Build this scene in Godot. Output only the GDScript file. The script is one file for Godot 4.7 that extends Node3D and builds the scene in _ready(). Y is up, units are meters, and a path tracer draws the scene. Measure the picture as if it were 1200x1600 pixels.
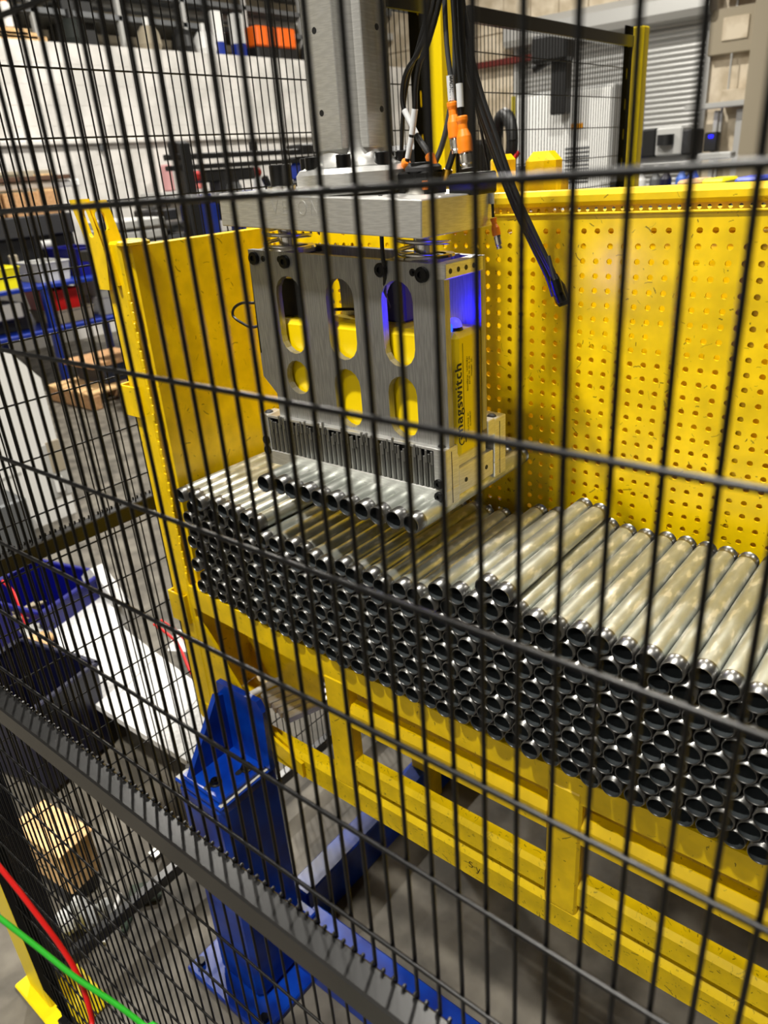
extends Node3D

const H := 1.62                       # height of the eye above the floor; V() measures heights from it
var M := {}                           # materials
var counts := {}
var rng := RandomNumberGenerator.new()


class MB:
	# collects triangles with normals and uvs for ONE mesh
	var p := PackedVector3Array()
	var n := PackedVector3Array()
	var uv := PackedVector2Array()

	func tri(a: Vector3, b: Vector3, c: Vector3, na: Vector3, nb: Vector3, nc: Vector3, ua := Vector2.ZERO, ub := Vector2.ZERO, uc := Vector2.ZERO) -> void:
		if (b - a).cross(c - a).dot(na + nb + nc) > 0.0:
			p.append_array([a, c, b])
			n.append_array([na, nc, nb])
			uv.append_array([ua, uc, ub])
		else:
			p.append_array([a, b, c])
			n.append_array([na, nb, nc])
			uv.append_array([ua, ub, uc])

	func quad(a: Vector3, b: Vector3, c: Vector3, d: Vector3, m: Vector3) -> void:
		tri(a, b, c, m, m, m)
		tri(a, c, d, m, m, m)

	func box(c: Vector3, s: Vector3, bev := 0.0015, bs := Basis.IDENTITY) -> void:
		# a chamfered box: six faces, twelve edges, eight corners
		var h := s * 0.5
		var e := minf(bev, minf(h.x, minf(h.y, h.z)) * 0.6)
		var k := [h.x, h.y, h.z]
		for ax in 3:
			var u := (ax + 1) % 3
			var w := (ax + 2) % 3
			for sg in [-1.0, 1.0]:
				var q := []
				for st in [[-1, -1], [1, -1], [1, 1], [-1, 1]]:
					var v := Vector3.ZERO
					v[ax] = k[ax] * sg
					v[u] = (k[u] - e) * st[0]
					v[w] = (k[w] - e) * st[1]
					q.append(c + bs * v)
				var m := Vector3.ZERO
				m[ax] = sg
				quad(q[0], q[1], q[2], q[3], bs * m)
			if e <= 0.0:
				continue
			for su in [-1.0, 1.0]:
				for sw in [-1.0, 1.0]:
					var q2 := []
					for t in [[0, -1], [0, 1], [1, 1], [1, -1]]:
						var v2 := Vector3.ZERO
						v2[ax] = (k[ax] - e) * t[1]
						v2[u] = (k[u] - (e if t[0] == 1 else 0.0)) * su
						v2[w] = (k[w] - (0.0 if t[0] == 1 else e)) * sw
						q2.append(c + bs * v2)
					var m2 := Vector3.ZERO
					m2[u] = su
					m2[w] = sw
					quad(q2[0], q2[1], q2[2], q2[3], bs * m2.normalized())
		if e > 0.0:
			for sx in [-1.0, 1.0]:
				for sy in [-1.0, 1.0]:
					for sz in [-1.0, 1.0]:
						var a := c + bs * Vector3(h.x * sx, (h.y - e) * sy, (h.z - e) * sz)
						var b := c + bs * Vector3((h.x - e) * sx, h.y * sy, (h.z - e) * sz)
						var d := c + bs * Vector3((h.x - e) * sx, (h.y - e) * sy, h.z * sz)
						var m3 := bs * Vector3(sx, sy, sz).normalized()
						tri(a, b, d, m3, m3, m3)

	func lathe(prof: Array, xf: Transform3D, segs := 20, soft := false) -> void:
		# prof: [radius, height] pairs turned about the local y axis
		var ns := []
		for i in prof.size() - 1:
			var d := Vector2(prof[i + 1][0] - prof[i][0], prof[i + 1][1] - prof[i][1])
			ns.append(Vector2(d.y, -d.x).normalized() if d.length() > 1e-7 else Vector2(1, 0))
		for i in prof.size() - 1:
			var na: Vector2 = ns[i]
			var nb: Vector2 = ns[i]
			if soft:
				if i > 0:
					na = (ns[i - 1] + ns[i]).normalized()
				if i < ns.size() - 1:
					nb = (ns[i + 1] + ns[i]).normalized()
			for j in segs:
				var t0 := TAU * j / segs
				var t1 := TAU * (j + 1) / segs
				var c0 := Vector2(cos(t0), sin(t0))
				var c1 := Vector2(cos(t1), sin(t1))
				var r0: float = prof[i][0]
				var r1: float = prof[i + 1][0]
				var y0: float = prof[i][1]
				var y1: float = prof[i + 1][1]
				var a := xf * Vector3(c0.x * r0, y0, c0.y * r0)
				var b := xf * Vector3(c1.x * r0, y0, c1.y * r0)
				var c := xf * Vector3(c1.x * r1, y1, c1.y * r1)
				var d2 := xf * Vector3(c0.x * r1, y1, c0.y * r1)
				var n0 := xf.basis * Vector3(c0.x * na.x, na.y, c0.y * na.x)
				var n1 := xf.basis * Vector3(c1.x * na.x, na.y, c1.y * na.x)
				var n2 := xf.basis * Vector3(c1.x * nb.x, nb.y, c1.y * nb.x)
				var n3 := xf.basis * Vector3(c0.x * nb.x, nb.y, c0.y * nb.x)
				var u0 := Vector2(float(j) / segs, y0 * 4.0)
				var u1 := Vector2(float(j + 1) / segs, y0 * 4.0)
				var u2 := Vector2(float(j + 1) / segs, y1 * 4.0)
				var u3 := Vector2(float(j) / segs, y1 * 4.0)
				if r0 > 1e-6:
					tri(a, b, c, n0, n1, n2, u0, u1, u2)
				if r1 > 1e-6:
					tri(a, c, d2, n0, n2, n3, u0, u2, u3)

	func cyl(a: Vector3, b: Vector3, r: float, segs := 12, ch := 0.0) -> void:
		var l := a.distance_to(b)
		var prof := [[0.0, 0.0], [r - ch, 0.0], [r, ch], [r, l - ch], [r - ch, l], [0.0, l]]
		lathe(prof, MB.along(a, b), segs)

	static func along(a: Vector3, b: Vector3) -> Transform3D:
		var y := (b - a).normalized()
		var x := y.cross(Vector3.UP if absf(y.y) < 0.95 else Vector3.RIGHT).normalized()
		return Transform3D(Basis(x, y, x.cross(y)), a)

	func tube(pts: Array, r: float, sides := 8, sub := 6) -> void:
		# a smooth sweep through the points, with round caps left flat
		var c := []
		for i in pts.size() - 1:
			var p0: Vector3 = pts[maxi(i - 1, 0)]
			var p1: Vector3 = pts[i]
			var p2: Vector3 = pts[i + 1]
			var p3: Vector3 = pts[mini(i + 2, pts.size() - 1)]
			for k in sub:
				c.append(p1.cubic_interpolate(p2, p0, p3, float(k) / sub))
		c.append(pts[-1])
		var up := Vector3(0.31, 0.9, 0.2).normalized()
		var rings := []
		for i in c.size():
			var t: Vector3 = (c[mini(i + 1, c.size() - 1)] - c[maxi(i - 1, 0)]).normalized()
			var x := up.cross(t).normalized()
			if x.length() < 0.1:
				x = Vector3.RIGHT.cross(t).normalized()
			up = t.cross(x).normalized()
			var ring := []
			for j in sides:
				var g := TAU * j / sides
				ring.append(x * cos(g) + up * sin(g))
			rings.append(ring)
		for i in c.size() - 1:
			for j in sides:
				var k := (j + 1) % sides
				var m0: Vector3 = rings[i][j]
				var m1: Vector3 = rings[i][k]
				var m2: Vector3 = rings[i + 1][k]
				var m3: Vector3 = rings[i + 1][j]
				tri(c[i] + m0 * r, c[i] + m1 * r, c[i + 1] + m2 * r, m0, m1, m2)
				tri(c[i] + m0 * r, c[i + 1] + m2 * r, c[i + 1] + m3 * r, m0, m2, m3)
		for e in [[0, 1], [c.size() - 1, c.size() - 2]]:
			var m: Vector3 = (c[e[0]] - c[e[1]]).normalized()
			for j in sides:
				tri(c[e[0]], c[e[0]] + rings[e[0]][j] * r, c[e[0]] + rings[e[0]][(j + 1) % sides] * r, m, m, m)

	func prism(poly: PackedVector2Array, depth: float, xf: Transform3D) -> void:
		# a flat outline in the local xy plane, given depth along local z
		var ix := Geometry2D.triangulate_polygon(poly)
		var zf := Vector3(0, 0, depth * 0.5)
		for i in range(0, ix.size(), 3):
			var t := []
			for k in 3:
				t.append(Vector3(poly[ix[i + k]].x, poly[ix[i + k]].y, 0))
			tri(xf * (t[0] + zf), xf * (t[1] + zf), xf * (t[2] + zf), xf.basis.z, xf.basis.z, xf.basis.z)
			tri(xf * (t[0] - zf), xf * (t[1] - zf), xf * (t[2] - zf), -xf.basis.z, -xf.basis.z, -xf.basis.z)
		rim(poly, depth, xf, 1.0)

	func rim(poly: PackedVector2Array, depth: float, xf: Transform3D, side: float) -> void:
		var area := 0.0
		for i in poly.size():
			area += poly[i].cross(poly[(i + 1) % poly.size()])
		var zf := Vector3(0, 0, depth * 0.5)
		for i in poly.size():
			var a := Vector3(poly[i].x, poly[i].y, 0)
			var b := Vector3(poly[(i + 1) % poly.size()].x, poly[(i + 1) % poly.size()].y, 0)
			var d := b - a
			var m := xf.basis * (Vector3(d.y, -d.x, 0).normalized() * signf(area) * side)
			quad(xf * (a - zf), xf * (b - zf), xf * (b + zf), xf * (a + zf), m)

	func holed(outer: PackedVector2Array, hole: PackedVector2Array, depth: float, xf: Transform3D, back := true) -> void:
		# a convex cell of a plate with one convex hole through it: both faces and the wall of the hole
		var mid := Vector2.ZERO
		for q in hole:
			mid += q / hole.size()
		var angles := []
		for q in hole:
			angles.append((q - mid).angle())
		for q in outer:
			angles.append((q - mid).angle())
		angles.sort()
		var zf := Vector3(0, 0, depth * 0.5)
		var ins := []
		var outs := []
		for g in angles:
			var d := Vector2(cos(g), sin(g))
			ins.append(MB.hit(hole, mid, d))
			outs.append(MB.hit(outer, mid, d))
		for i in angles.size():
			var k := (i + 1) % angles.size()
			var a := Vector3(ins[i].x, ins[i].y, 0)
			var b := Vector3(ins[k].x, ins[k].y, 0)
			var c := Vector3(outs[k].x, outs[k].y, 0)
			var d := Vector3(outs[i].x, outs[i].y, 0)
			quad(xf * (a + zf), xf * (b + zf), xf * (c + zf), xf * (d + zf), xf.basis.z)
			if back:
				quad(xf * (a - zf), xf * (b - zf), xf * (c - zf), xf * (d - zf), -xf.basis.z)
		rim(hole, depth, xf, -1.0)

	static func hit(poly: PackedVector2Array, o: Vector2, d: Vector2) -> Vector2:
		var best := 0.0
		for i in poly.size():
			var a := poly[i] - o
			var e := poly[(i + 1) % poly.size()] - poly[i]
			var den := d.cross(e)
			if absf(den) < 1e-12:
				continue
			var t := a.cross(e) / den
			var s := a.cross(d) / den
			if t > 0.0 and s > -1e-4 and s < 1.0001:
				best = maxf(best, t)
		return o + d * best

	func mesh() -> ArrayMesh:
		var a := []
		a.resize(Mesh.ARRAY_MAX)
		a[Mesh.ARRAY_VERTEX] = p
		a[Mesh.ARRAY_NORMAL] = n
		a[Mesh.ARRAY_TEX_UV] = uv
		var m := ArrayMesh.new()
		m.add_surface_from_arrays(Mesh.PRIMITIVE_TRIANGLES, a)
		return m


# ---------------------------------------------------------------- helpers
func V(x: float, y: float, z: float) -> Vector3:
	return Vector3(x, y + H, z)


func oval(cx: float, cy: float, hw: float, hh: float, k := 8) -> PackedVector2Array:
	# an upright slot with round ends (a circle where hw == hh)
	var out := PackedVector2Array()
	for i in k + 1:
		var t := PI * i / k
		out.append(Vector2(cx + cos(t) * hw, cy + maxf(hh - hw, 0.0) + sin(t) * hw))
	for i in k + 1:
		var t := PI + PI * i / k
		out.append(Vector2(cx + cos(t) * hw, cy - maxf(hh - hw, 0.0) + sin(t) * hw))
	if hh <= hw:
		out.remove_at(out.size() - 1)
		out.remove_at(k)
	return out


func rect(x0: float, y0: float, x1: float, y1: float) -> PackedVector2Array:
	return PackedVector2Array([Vector2(x0, y0), Vector2(x1, y0), Vector2(x1, y1), Vector2(x0, y1)])


func numbered(parent: Node, called: String) -> String:
	var key := "%d/%s" % [parent.get_instance_id(), called]
	var k: int = counts.get(key, 0)
	counts[key] = k + 1
	return called if k == 0 else "%s_%03d" % [called, k]


func tag(o: Node, label: String, category: String, group := "") -> Node:
	o.set_meta("label", label)
	o.set_meta("category", category)
	if group:
		o.set_meta("group", group)
	return o


func thing(called: String, label: String, category: String, at := Vector3.ZERO, group := "") -> Node3D:
	var o := Node3D.new()
	o.name = numbered(self, called)
	add_child(o, true)
	o.position = at
	tag(o, label, category, group)
	return o


func part(called: String, shape, m: Material, parent: Node3D, xf := Transform3D.IDENTITY) -> MeshInstance3D:
	# shapes are given in world axes; a part is moved into its thing's own axes
	var o := MeshInstance3D.new()
	o.mesh = shape.mesh() if shape is MB else shape
	o.material_override = m
	o.name = numbered(parent, called)
	parent.add_child(o, true)
	var up := Transform3D.IDENTITY
	var q: Node = parent
	while q != self:
		up = q.transform * up
		q = q.get_parent()
	o.transform = up.affine_inverse() * xf
	return o


func solo(called: String, label: String, category: String, shape, m: Material, group := "") -> MeshInstance3D:
	var o := part(called, shape, m, self)
	tag(o, label, category, group)
	return o


func struct(called: String, shape, m: Material) -> MeshInstance3D:
	var o := part(called, shape, m, self)
	o.set_meta("kind", "structure")
	return o


func stuff(o: Node) -> Node:
	o.set_meta("kind", "stuff")
	return o


func one(c: Vector3, s: Vector3, bev := 0.0015, bs := Basis.IDENTITY) -> MB:
	var b := MB.new()
	b.box(c, s, bev, bs)
	return b


func span(x0: float, x1: float, y0: float, y1: float, z0: float, z1: float, bev := 0.0015) -> MB:
	# a box between eye-level coordinates
	return one(V((x0 + x1) / 2, (y0 + y1) / 2, (z0 + z1) / 2), Vector3(absf(x1 - x0), absf(y1 - y0), absf(z1 - z0)), bev)


func turned(prof: Array, at: Vector3, axis := Vector3.UP, segs := 20) -> MB:
	var b := MB.new()
	b.lathe(prof, MB.along(at, at + axis), segs)
	return b


func rod(a: Vector3, b: Vector3, r: float, segs := 10, ch := 0.0) -> MB:
	var m := MB.new()
	m.cyl(a, b, r, segs, ch)
	return m


func sweep(pts: Array, r: float, sides := 8) -> MB:
	var m := MB.new()
	m.tube(pts, r, sides)
	return m


func noise_tex(fr: float, cols: Array, offs: Array, sd: int, size := 256, oct := 4, normal := false) -> NoiseTexture2D:
	var nz := FastNoiseLite.new()
	nz.seed = sd
	nz.frequency = fr
	nz.fractal_octaves = oct
	var t := NoiseTexture2D.new()
	t.width = size
	t.height = size
	t.seamless = true
	t.noise = nz
	if normal:
		t.as_normal_map = true
		t.bump_strength = 4.0
	elif cols:
		var g := Gradient.new()
		g.offsets = PackedFloat32Array(offs)
		g.colors = PackedColorArray(cols)
		t.color_ramp = g
	return t


func paint_tex(base: Color, marks: Color, strokes: int, sd: int, size := 512) -> ImageTexture:
	# flat paint, a little uneven, with fine scratches and scuffs
	var r := RandomNumberGenerator.new()
	r.seed = sd
	var nz := FastNoiseLite.new()
	nz.seed = sd
	nz.frequency = 0.012
	nz.fractal_octaves = 4
	var im := nz.get_seamless_image(size, size)
	im.convert(Image.FORMAT_RGB8)
	for y in size:
		for x in size:
			var k := 0.9 + 0.16 * im.get_pixel(x, y).r
			im.set_pixel(x, y, Color(base.r * k, base.g * k, base.b * k))
	for i in strokes:
		var at := Vector2(r.randf() * size, r.randf() * size)
		if r.randf() < 0.7:
			at += Vector2(r.randfn(0, 30), r.randfn(0, 14))
		var g := r.randfn(0.0, 0.5) + (0.0 if r.randf() < 0.5 else 1.2)
		var l := r.randi_range(1, 7) if r.randf() < 0.9 else r.randi_range(8, 22)
		var bend := r.randf_range(-0.08, 0.08)
		var al := r.randf_range(0.12, 0.65)
		for k in l:
			at += Vector2(cos(g), sin(g))
			g += bend
			var x := posmod(int(at.x), size)
			var y := posmod(int(at.y), size)
			im.set_pixel(x, y, im.get_pixel(x, y).lerp(marks, al))
			if al > 0.5:
				im.set_pixel(x, (y + 1) % size, im.get_pixel(x, (y + 1) % size).lerp(marks, al * 0.6))
	im.generate_mipmaps()
	return ImageTexture.create_from_image(im)


func mat(c: Color, rough := 0.5, metal := 0.0, spec := 0.5) -> StandardMaterial3D:
	var m := StandardMaterial3D.new()
	m.albedo_color = c
	m.roughness = rough
	m.metallic = metal
	m.metallic_specular = spec
	return m


func tri_tex(m: StandardMaterial3D, t: Texture2D, metres: float, world := true) -> StandardMaterial3D:
	m.albedo_texture = t
	m.uv1_triplanar = true
	m.uv1_world_triplanar = world
	m.uv1_scale = Vector3.ONE / metres
	return m


func glow(c: Color, e: float) -> StandardMaterial3D:
	var m := mat(c, 0.4)
	m.emission_enabled = true
	m.emission = c
	m.emission_energy_multiplier = e
	return m


func brushed(m: StandardMaterial3D, a: Color, b: Color, scale: Vector3, sd: int) -> StandardMaterial3D:
	tri_tex(m, noise_tex(0.03, [a, b], [0.3, 0.7], sd), 1.0, false)
	m.uv1_scale = scale
	return m


func materials() -> void:
	M.yellow = tri_tex(mat(Color.WHITE, 0.34, 0.0, 0.5), paint_tex(Color(0.92, 0.775, 0.012), Color(0.16, 0.13, 0.02), 330, 5), 0.42)
	M.worn = tri_tex(mat(Color.WHITE, 0.40, 0.0, 0.45), paint_tex(Color(0.91, 0.775, 0.015), Color(0.07, 0.06, 0.03), 1300, 8), 0.36)
	M.plain_yellow = mat(Color(0.90, 0.80, 0.03), 0.36)
	M.magnet = mat(Color(0.95, 0.82, 0.0), 0.34)
	M.black = mat(Color(0.012, 0.012, 0.013), 0.34, 0.0, 0.4)
	M.rail = mat(Color(0.06, 0.06, 0.06), 0.27, 0.0, 0.6)
	M.matte_black = mat(Color(0.012, 0.012, 0.013), 0.8, 0.0, 0.15)
	M.rubber = mat(Color(0.022, 0.022, 0.024), 0.55)
	M.cable = mat(Color(0.028, 0.028, 0.03), 0.38)
	M.grey_cable = mat(Color(0.22, 0.225, 0.23), 0.45)
	M.sleeve = mat(Color(0.80, 0.81, 0.82), 0.4)
	M.orange = mat(Color(0.96, 0.52, 0.05), 0.45)
	M.chrome = mat(Color(0.85, 0.84, 0.82), 0.16, 1.0)
	M.steel = mat(Color(0.62, 0.62, 0.61), 0.32, 1.0)
	M.alu = brushed(mat(Color(1, 1, 1), 0.38, 0.82), Color(0.82, 0.82, 0.81), Color(0.88, 0.88, 0.87), Vector3(5, 60, 5), 7)
	M.plate = brushed(mat(Color(1, 1, 1), 0.46, 0.88), Color(0.58, 0.58, 0.575), Color(0.65, 0.65, 0.64), Vector3(45, 3, 45), 17)
	M.lamination = mat(Color(0.60, 0.60, 0.59), 0.34, 0.9)
	M.lamination_dark = mat(Color(0.42, 0.42, 0.41), 0.40, 0.9)
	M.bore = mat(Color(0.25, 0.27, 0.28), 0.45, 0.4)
	M.galv = mat(Color(1, 1, 1), 0.40, 0.74)
	M.galv.albedo_texture = noise_tex(0.02, [Color(0.66, 0.675, 0.65), Color(0.71, 0.725, 0.70), Color(0.86, 0.865, 0.85)], [0.25, 0.62, 0.8], 21, 256, 3)
	M.galv.roughness_texture = noise_tex(0.015, [Color(0.80, 0.80, 0.80), Color(1, 1, 1)], [0.3, 0.75], 22, 256, 2)
	M.galv.uv1_scale = Vector3(1, 1, 1)
	M.thread = mat(Color(0.52, 0.52, 0.515), 0.30, 0.95)
	M.blue = tri_tex(mat(Color.WHITE, 0.30), noise_tex(0.02, [Color(0.0, 0.15, 0.50), Color(0.005, 0.22, 0.62)], [0.2, 0.7], 31), 0.5)
	M.concrete = tri_tex(mat(Color.WHITE, 0.62), noise_tex(0.012, [Color(0.26, 0.245, 0.215), Color(0.36, 0.34, 0.305), Color(0.43, 0.41, 0.37)], [0.15, 0.5, 0.85], 41, 512, 6), 1.1)
	M.white_wall = tri_tex(mat(Color.WHITE, 0.7), noise_tex(0.01, [Color(0.76, 0.75, 0.73), Color(0.84, 0.83, 0.81)], [0.3, 0.7], 43, 256, 5), 1.4)
	M.cream = tri_tex(mat(Color.WHITE, 0.75), noise_tex(0.015, [Color(0.74, 0.68, 0.58), Color(0.86, 0.81, 0.72)], [0.2, 0.7], 44, 256, 5), 1.5)
	M.dark_ceiling = mat(Color(0.22, 0.215, 0.20), 0.9)
	M.hall_paint = mat(Color(0.42, 0.40, 0.36), 0.85)
	M.beige = mat(Color(0.62, 0.58, 0.50), 0.85)
	M.shutter = mat(Color(0.74, 0.74, 0.73), 0.4, 0.35)
	M.grey_metal = mat(Color(0.40, 0.41, 0.42), 0.45, 0.3)
	M.dark = mat(Color(0.05, 0.05, 0.055), 0.5)
	M.charcoal = mat(Color(0.13, 0.13, 0.14), 0.6)
	M.light_grey = mat(Color(0.70, 0.70, 0.69), 0.5)
	M.white = mat(Color(0.90, 0.90, 0.89), 0.45)
	M.foam = tri_tex(mat(Color.WHITE, 0.8), noise_tex(0.06, [Color(0.76, 0.76, 0.76), Color(0.84, 0.84, 0.84)], [0.3, 0.7], 51), 0.3)
	M.navy = mat(Color(0.012, 0.02, 0.16), 0.45)
	M.bin_blue = mat(Color(0.01, 0.02, 0.42), 0.4)
	M.table_blue = mat(Color(0.01, 0.15, 0.52), 0.4)
	M.red = mat(Color(0.78, 0.05, 0.05), 0.45)
	M.card = tri_tex(mat(Color.WHITE, 0.85), noise_tex(0.05, [Color(0.66, 0.50, 0.34), Color(0.74, 0.58, 0.41)], [0.3, 0.7], 61), 0.4)
	M.pale_wood = tri_tex(mat(Color.WHITE, 0.75), noise_tex(0.03, [Color(0.76, 0.61, 0.42), Color(0.86, 0.72, 0.52)], [0.3, 0.7], 62), 0.3)
	M.lemon = mat(Color(0.93, 0.88, 0.05), 0.45)
	M.rust_red = mat(Color(0.38, 0.11, 0.08), 0.7)
	M.ink = mat(Color(0.01, 0.01, 0.01), 0.7)
	M.red_cable = mat(Color(0.75, 0.06, 0.05), 0.4)
	M.green_cable = mat(Color(0.13, 0.62, 0.12), 0.45)
	M.clear_bag = mat(Color(0.75, 0.76, 0.76), 0.3)
	M.blue_lamp = glow(Color(0.36, 0.34, 1.0), 1.2)
	M.cyan_lamp = glow(Color(0.05, 0.35, 1.0), 2.0)
	M.lamp_face = glow(Color(1.0, 0.97, 0.93), 8.0)


func _ready() -> void:
	rng.seed = 7
	# ---- camera
	var cam := Camera3D.new()
	cam.name = "camera"
	var look := CameraAttributesPhysical.new()
	look.frustum_focal_length = 17.475        # 24 mm high gate: 69 degrees upright
	look.frustum_focus_distance = 0.98
	look.exposure_aperture = 4.8
	look.frustum_near = 0.05
	look.frustum_far = 60.0
	cam.attributes = look
	cam.fov = 68.95
	add_child(cam)
	cam.position = Vector3(0, H, 0)
	cam.rotation = Vector3(deg_to_rad(-24.8), deg_to_rad(40.65), deg_to_rad(-4.3))
	cam.current = true
	# ---- air and exposure
	var env := Environment.new()
	env.background_mode = Environment.BG_COLOR
	env.background_color = Color(0.05, 0.05, 0.05)
	env.tonemap_mode = Environment.TONE_MAPPER_LINEAR
	env.tonemap_exposure = 0.86
	env.sdfgi_enabled = true
	env.ssao_enabled = true
	env.ssil_enabled = true
	var we := WorldEnvironment.new()
	we.name = "air"
	we.environment = env
	add_child(we)
	materials()
	# ---- high bay lamps under the ceiling
	high_bay(Vector3(-0.9, 5.3, 0.9), 40.0, "round high bay lamp hung over the front of the yellow crate")
	high_bay(Vector3(-0.6, 5.5, 4.2), 17.0, "round high bay lamp hung nearest the plain front wall")
	high_bay(Vector3(2.2, 5.5, -1.4), 8.0, "round high bay lamp hung furthest from the white block wall")
	high_bay(Vector3(-1.3, 5.5, -3.0), 26.0, "round high bay lamp hung behind the perforated crate wall")
	high_bay(Vector3(-5.6, 5.6, -3.6), 47.0, "round high bay lamp hung over the blue work table")
	high_bay(Vector3(-5.2, 5.6, -8.4), 36.0, "round high bay lamp hung before the roller shutter")
	room()
	fences()
	crate()
	pipes()
	gripper()
	cables()
	stand()
	floor_things()
	left_background()
	right_background()


func high_bay(at: Vector3, energy: float, label: String) -> void:
	var t := thing("high_bay_lamp", label, "lamp", at)
	part("housing", turned([[0.0, 0.0], [0.19, 0.0], [0.20, 0.03], [0.15, 0.10], [0.09, 0.14], [0.09, 0.22], [0.0, 0.22]], at + Vector3(0, 0.012, 0), Vector3.UP, 28), M.light_grey, t)
	part("diffuser", one(at, Vector3(0.22, 0.02, 0.22), 0.004), M.lamp_face, t)
	part("hanger", rod(at + Vector3(0, 0.22, 0), Vector3(at.x, 6.9, at.z), 0.008, 6), M.steel, t)
	var l := AreaLight3D.new()
	l.name = "lamp_light"
	l.area_size = Vector2(0.22, 0.22)
	l.light_energy = energy
	l.light_color = Color(1.0, 0.98, 0.94)
	l.area_range = 40.0
	l.area_attenuation = 2.0
	l.shadow_enabled = true
	t.add_child(l)
	l.position = Vector3(0, -0.02, 0)
	l.rotation_degrees = Vector3(-90, 0, 0)


# ---------------------------------------------------------------- the hall
func room() -> void:
	struct("floor", one(Vector3(-3.5, -0.1, -3.0), Vector3(20, 0.2, 19), 0.0), M.concrete)
	struct("ceiling", one(Vector3(-3.5, 7.0, -3.0), Vector3(20, 0.2, 19), 0.0), M.dark_ceiling)
	struct("wall_left", one(Vector3(-12.1, 3.5, -3.0), Vector3(0.2, 7, 19), 0.0), M.beige)
	struct("wall_right", one(Vector3(6.1, 3.5, -3.0), Vector3(0.2, 7, 19), 0.0), M.hall_paint)
	struct("wall_front", one(Vector3(-3.5, 3.5, 6.1), Vector3(20, 7, 0.2), 0.0), M.white_wall)
	# the back wall is left open for the shutter
	var bw := MB.new()
	bw.box(Vector3(-9.5, 3.5, -12.15), Vector3(5.4, 7, 0.3), 0.0)
	bw.box(Vector3(1.05, 3.5, -12.15), Vector3(9.9, 7, 0.3), 0.0)
	bw.box(Vector3(-5.35, 5.16, -12.15), Vector3(2.9, 3.68, 0.3), 0.0)
	var back := struct("wall_back", bw, M.cream)
	for k in 14:
		part("cladding_panel", one(Vector3(-10.6 + k * 0.47, 5.0, -11.985), Vector3(0.455, 3.2, 0.03), 0.004), M.cream, back)
	# roller shutter
	var door := Node3D.new()
	door.name = "door_1"
	add_child(door)
	door.set_meta("kind", "structure")
	var sl := MB.new()
	for k in 6:
		var a0 := -PI / 2 + PI * k / 6
		var a1 := -PI / 2 + PI * (k + 1) / 6
		var n0 := Vector3(0, sin(a0), cos(a0))
		var n1 := Vector3(0, sin(a1), cos(a1))
		var y0 := Vector3(0, sin(a0) * 0.033, cos(a0) * 0.022)
		var y1 := Vector3(0, sin(a1) * 0.033, cos(a1) * 0.022)
		var w := Vector3(1.43, 0, 0)
		sl.tri(y0 - w, y0 + w, y1 + w, n0, n0, n1)
		sl.tri(y0 - w, y1 + w, y1 - w, n0, n1, n1)
	sl.box(Vector3(0, 0, -0.006), Vector3(2.86, 0.07, 0.01), 0.0)
	var slat := sl.mesh()
	for k in 45:
		part("slat", slat, M.shutter, door, Transform3D(Basis.IDENTITY, Vector3(-5.37, 0.04 + k * 0.07, -12.06)))
	part("guide", one(Vector3(-3.90, 1.6, -12.0), Vector3(0.09, 3.2, 0.12), 0.006), M.shutter, door)
	part("guide", one(Vector3(-6.84, 1.6, -12.0), Vector3(0.09, 3.2, 0.12), 0.006), M.shutter, door)
	var hood := PackedVector2Array([Vector2(0, 0), Vector2(0.30, 0.02), Vector2(0.36, 0.10), Vector2(0.36, 0.26), Vector2(0.24, 0.36), Vector2(0, 0.38)])
	var hm := MB.new()
	hm.prism(hood, 3.05, Transform3D(Basis(Vector3(0, 0, 1), Vector3.UP, Vector3(-1, 0, 0)), Vector3(-5.37, 3.12, -12.0)))
	part("hood", hm, M.shutter, door)
	# painted block wall to the left, lower than the hall, with a store above it
	var pw := struct("wall_partition", one(Vector3(-8.62, 1.53, -3.4), Vector3(0.2, 3.06, 17.2), 0.0), M.white_wall)
	var blk := one(Vector3.ZERO, Vector3(0.024, 0.1985, 0.4385), 0.0015).mesh()
	for r in 8:
		for k in 24:
			part("block", blk, M.white_wall, pw, Transform3D(Basis.IDENTITY, Vector3(-8.515, 1.56 + r * 0.2, -1.5 - k * 0.44 + (0.22 if r % 2 else 0.0))))
	var tr := struct("trim_1", one(Vector3(-8.47, 2.10, -6.0), Vector3(0.06, 0.05, 9.0), 0.01), M.white_wall)
	part("bracket", one(Vector3(-8.48, 2.04, -5.4), Vector3(0.05, 0.08, 0.05), 0.005), M.grey_metal, tr)
	struct("floor_store", one(Vector3(-10.36, 3.0, -6.0), Vector3(3.28, 0.12, 12), 0.0), M.beige)
	# brick-coloured and cream pieces of the back wall to the right of the shutter
	struct("column_back", one(Vector3(-3.05, 3.9, -11.75), Vector3(0.42, 6.2, 0.3), 0.01), M.beige)
	struct("beam_far", one(Vector3(-7.9, 2.98, -11.85), Vector3(3.4, 0.09, 0.1), 0.01), M.rust_red)
	struct("beam_back", one(Vector3(-2.8, 3.35, -11.8), Vector3(1.9, 0.13, 0.2), 0.01), M.rust_red)
	var pier := struct("pier_back", one(Vector3(-3.0, 1.25, -11.85), Vector3(0.46, 2.5, 0.3), 0.01), M.cream)
	part("lintel", one(Vector3(-3.2, 2.06, -11.72), Vector3(1.7, 0.07, 0.1), 0.01), M.light_grey, pier)
	struct("door_2", one(Vector3(-3.32, 1.0, -11.9), Vector3(0.17, 2.0, 0.12), 0.01), M.light_grey)
	struct("door_3", one(Vector3(-2.50, 1.0, -11.9), Vector3(0.56, 2.0, 0.12), 0.01), M.light_grey)
	struct("trim_2", one(Vector3(-3.66, 1.0, -11.9), Vector3(0.06, 2.0, 0.18), 0.01), M.light_grey)
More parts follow.
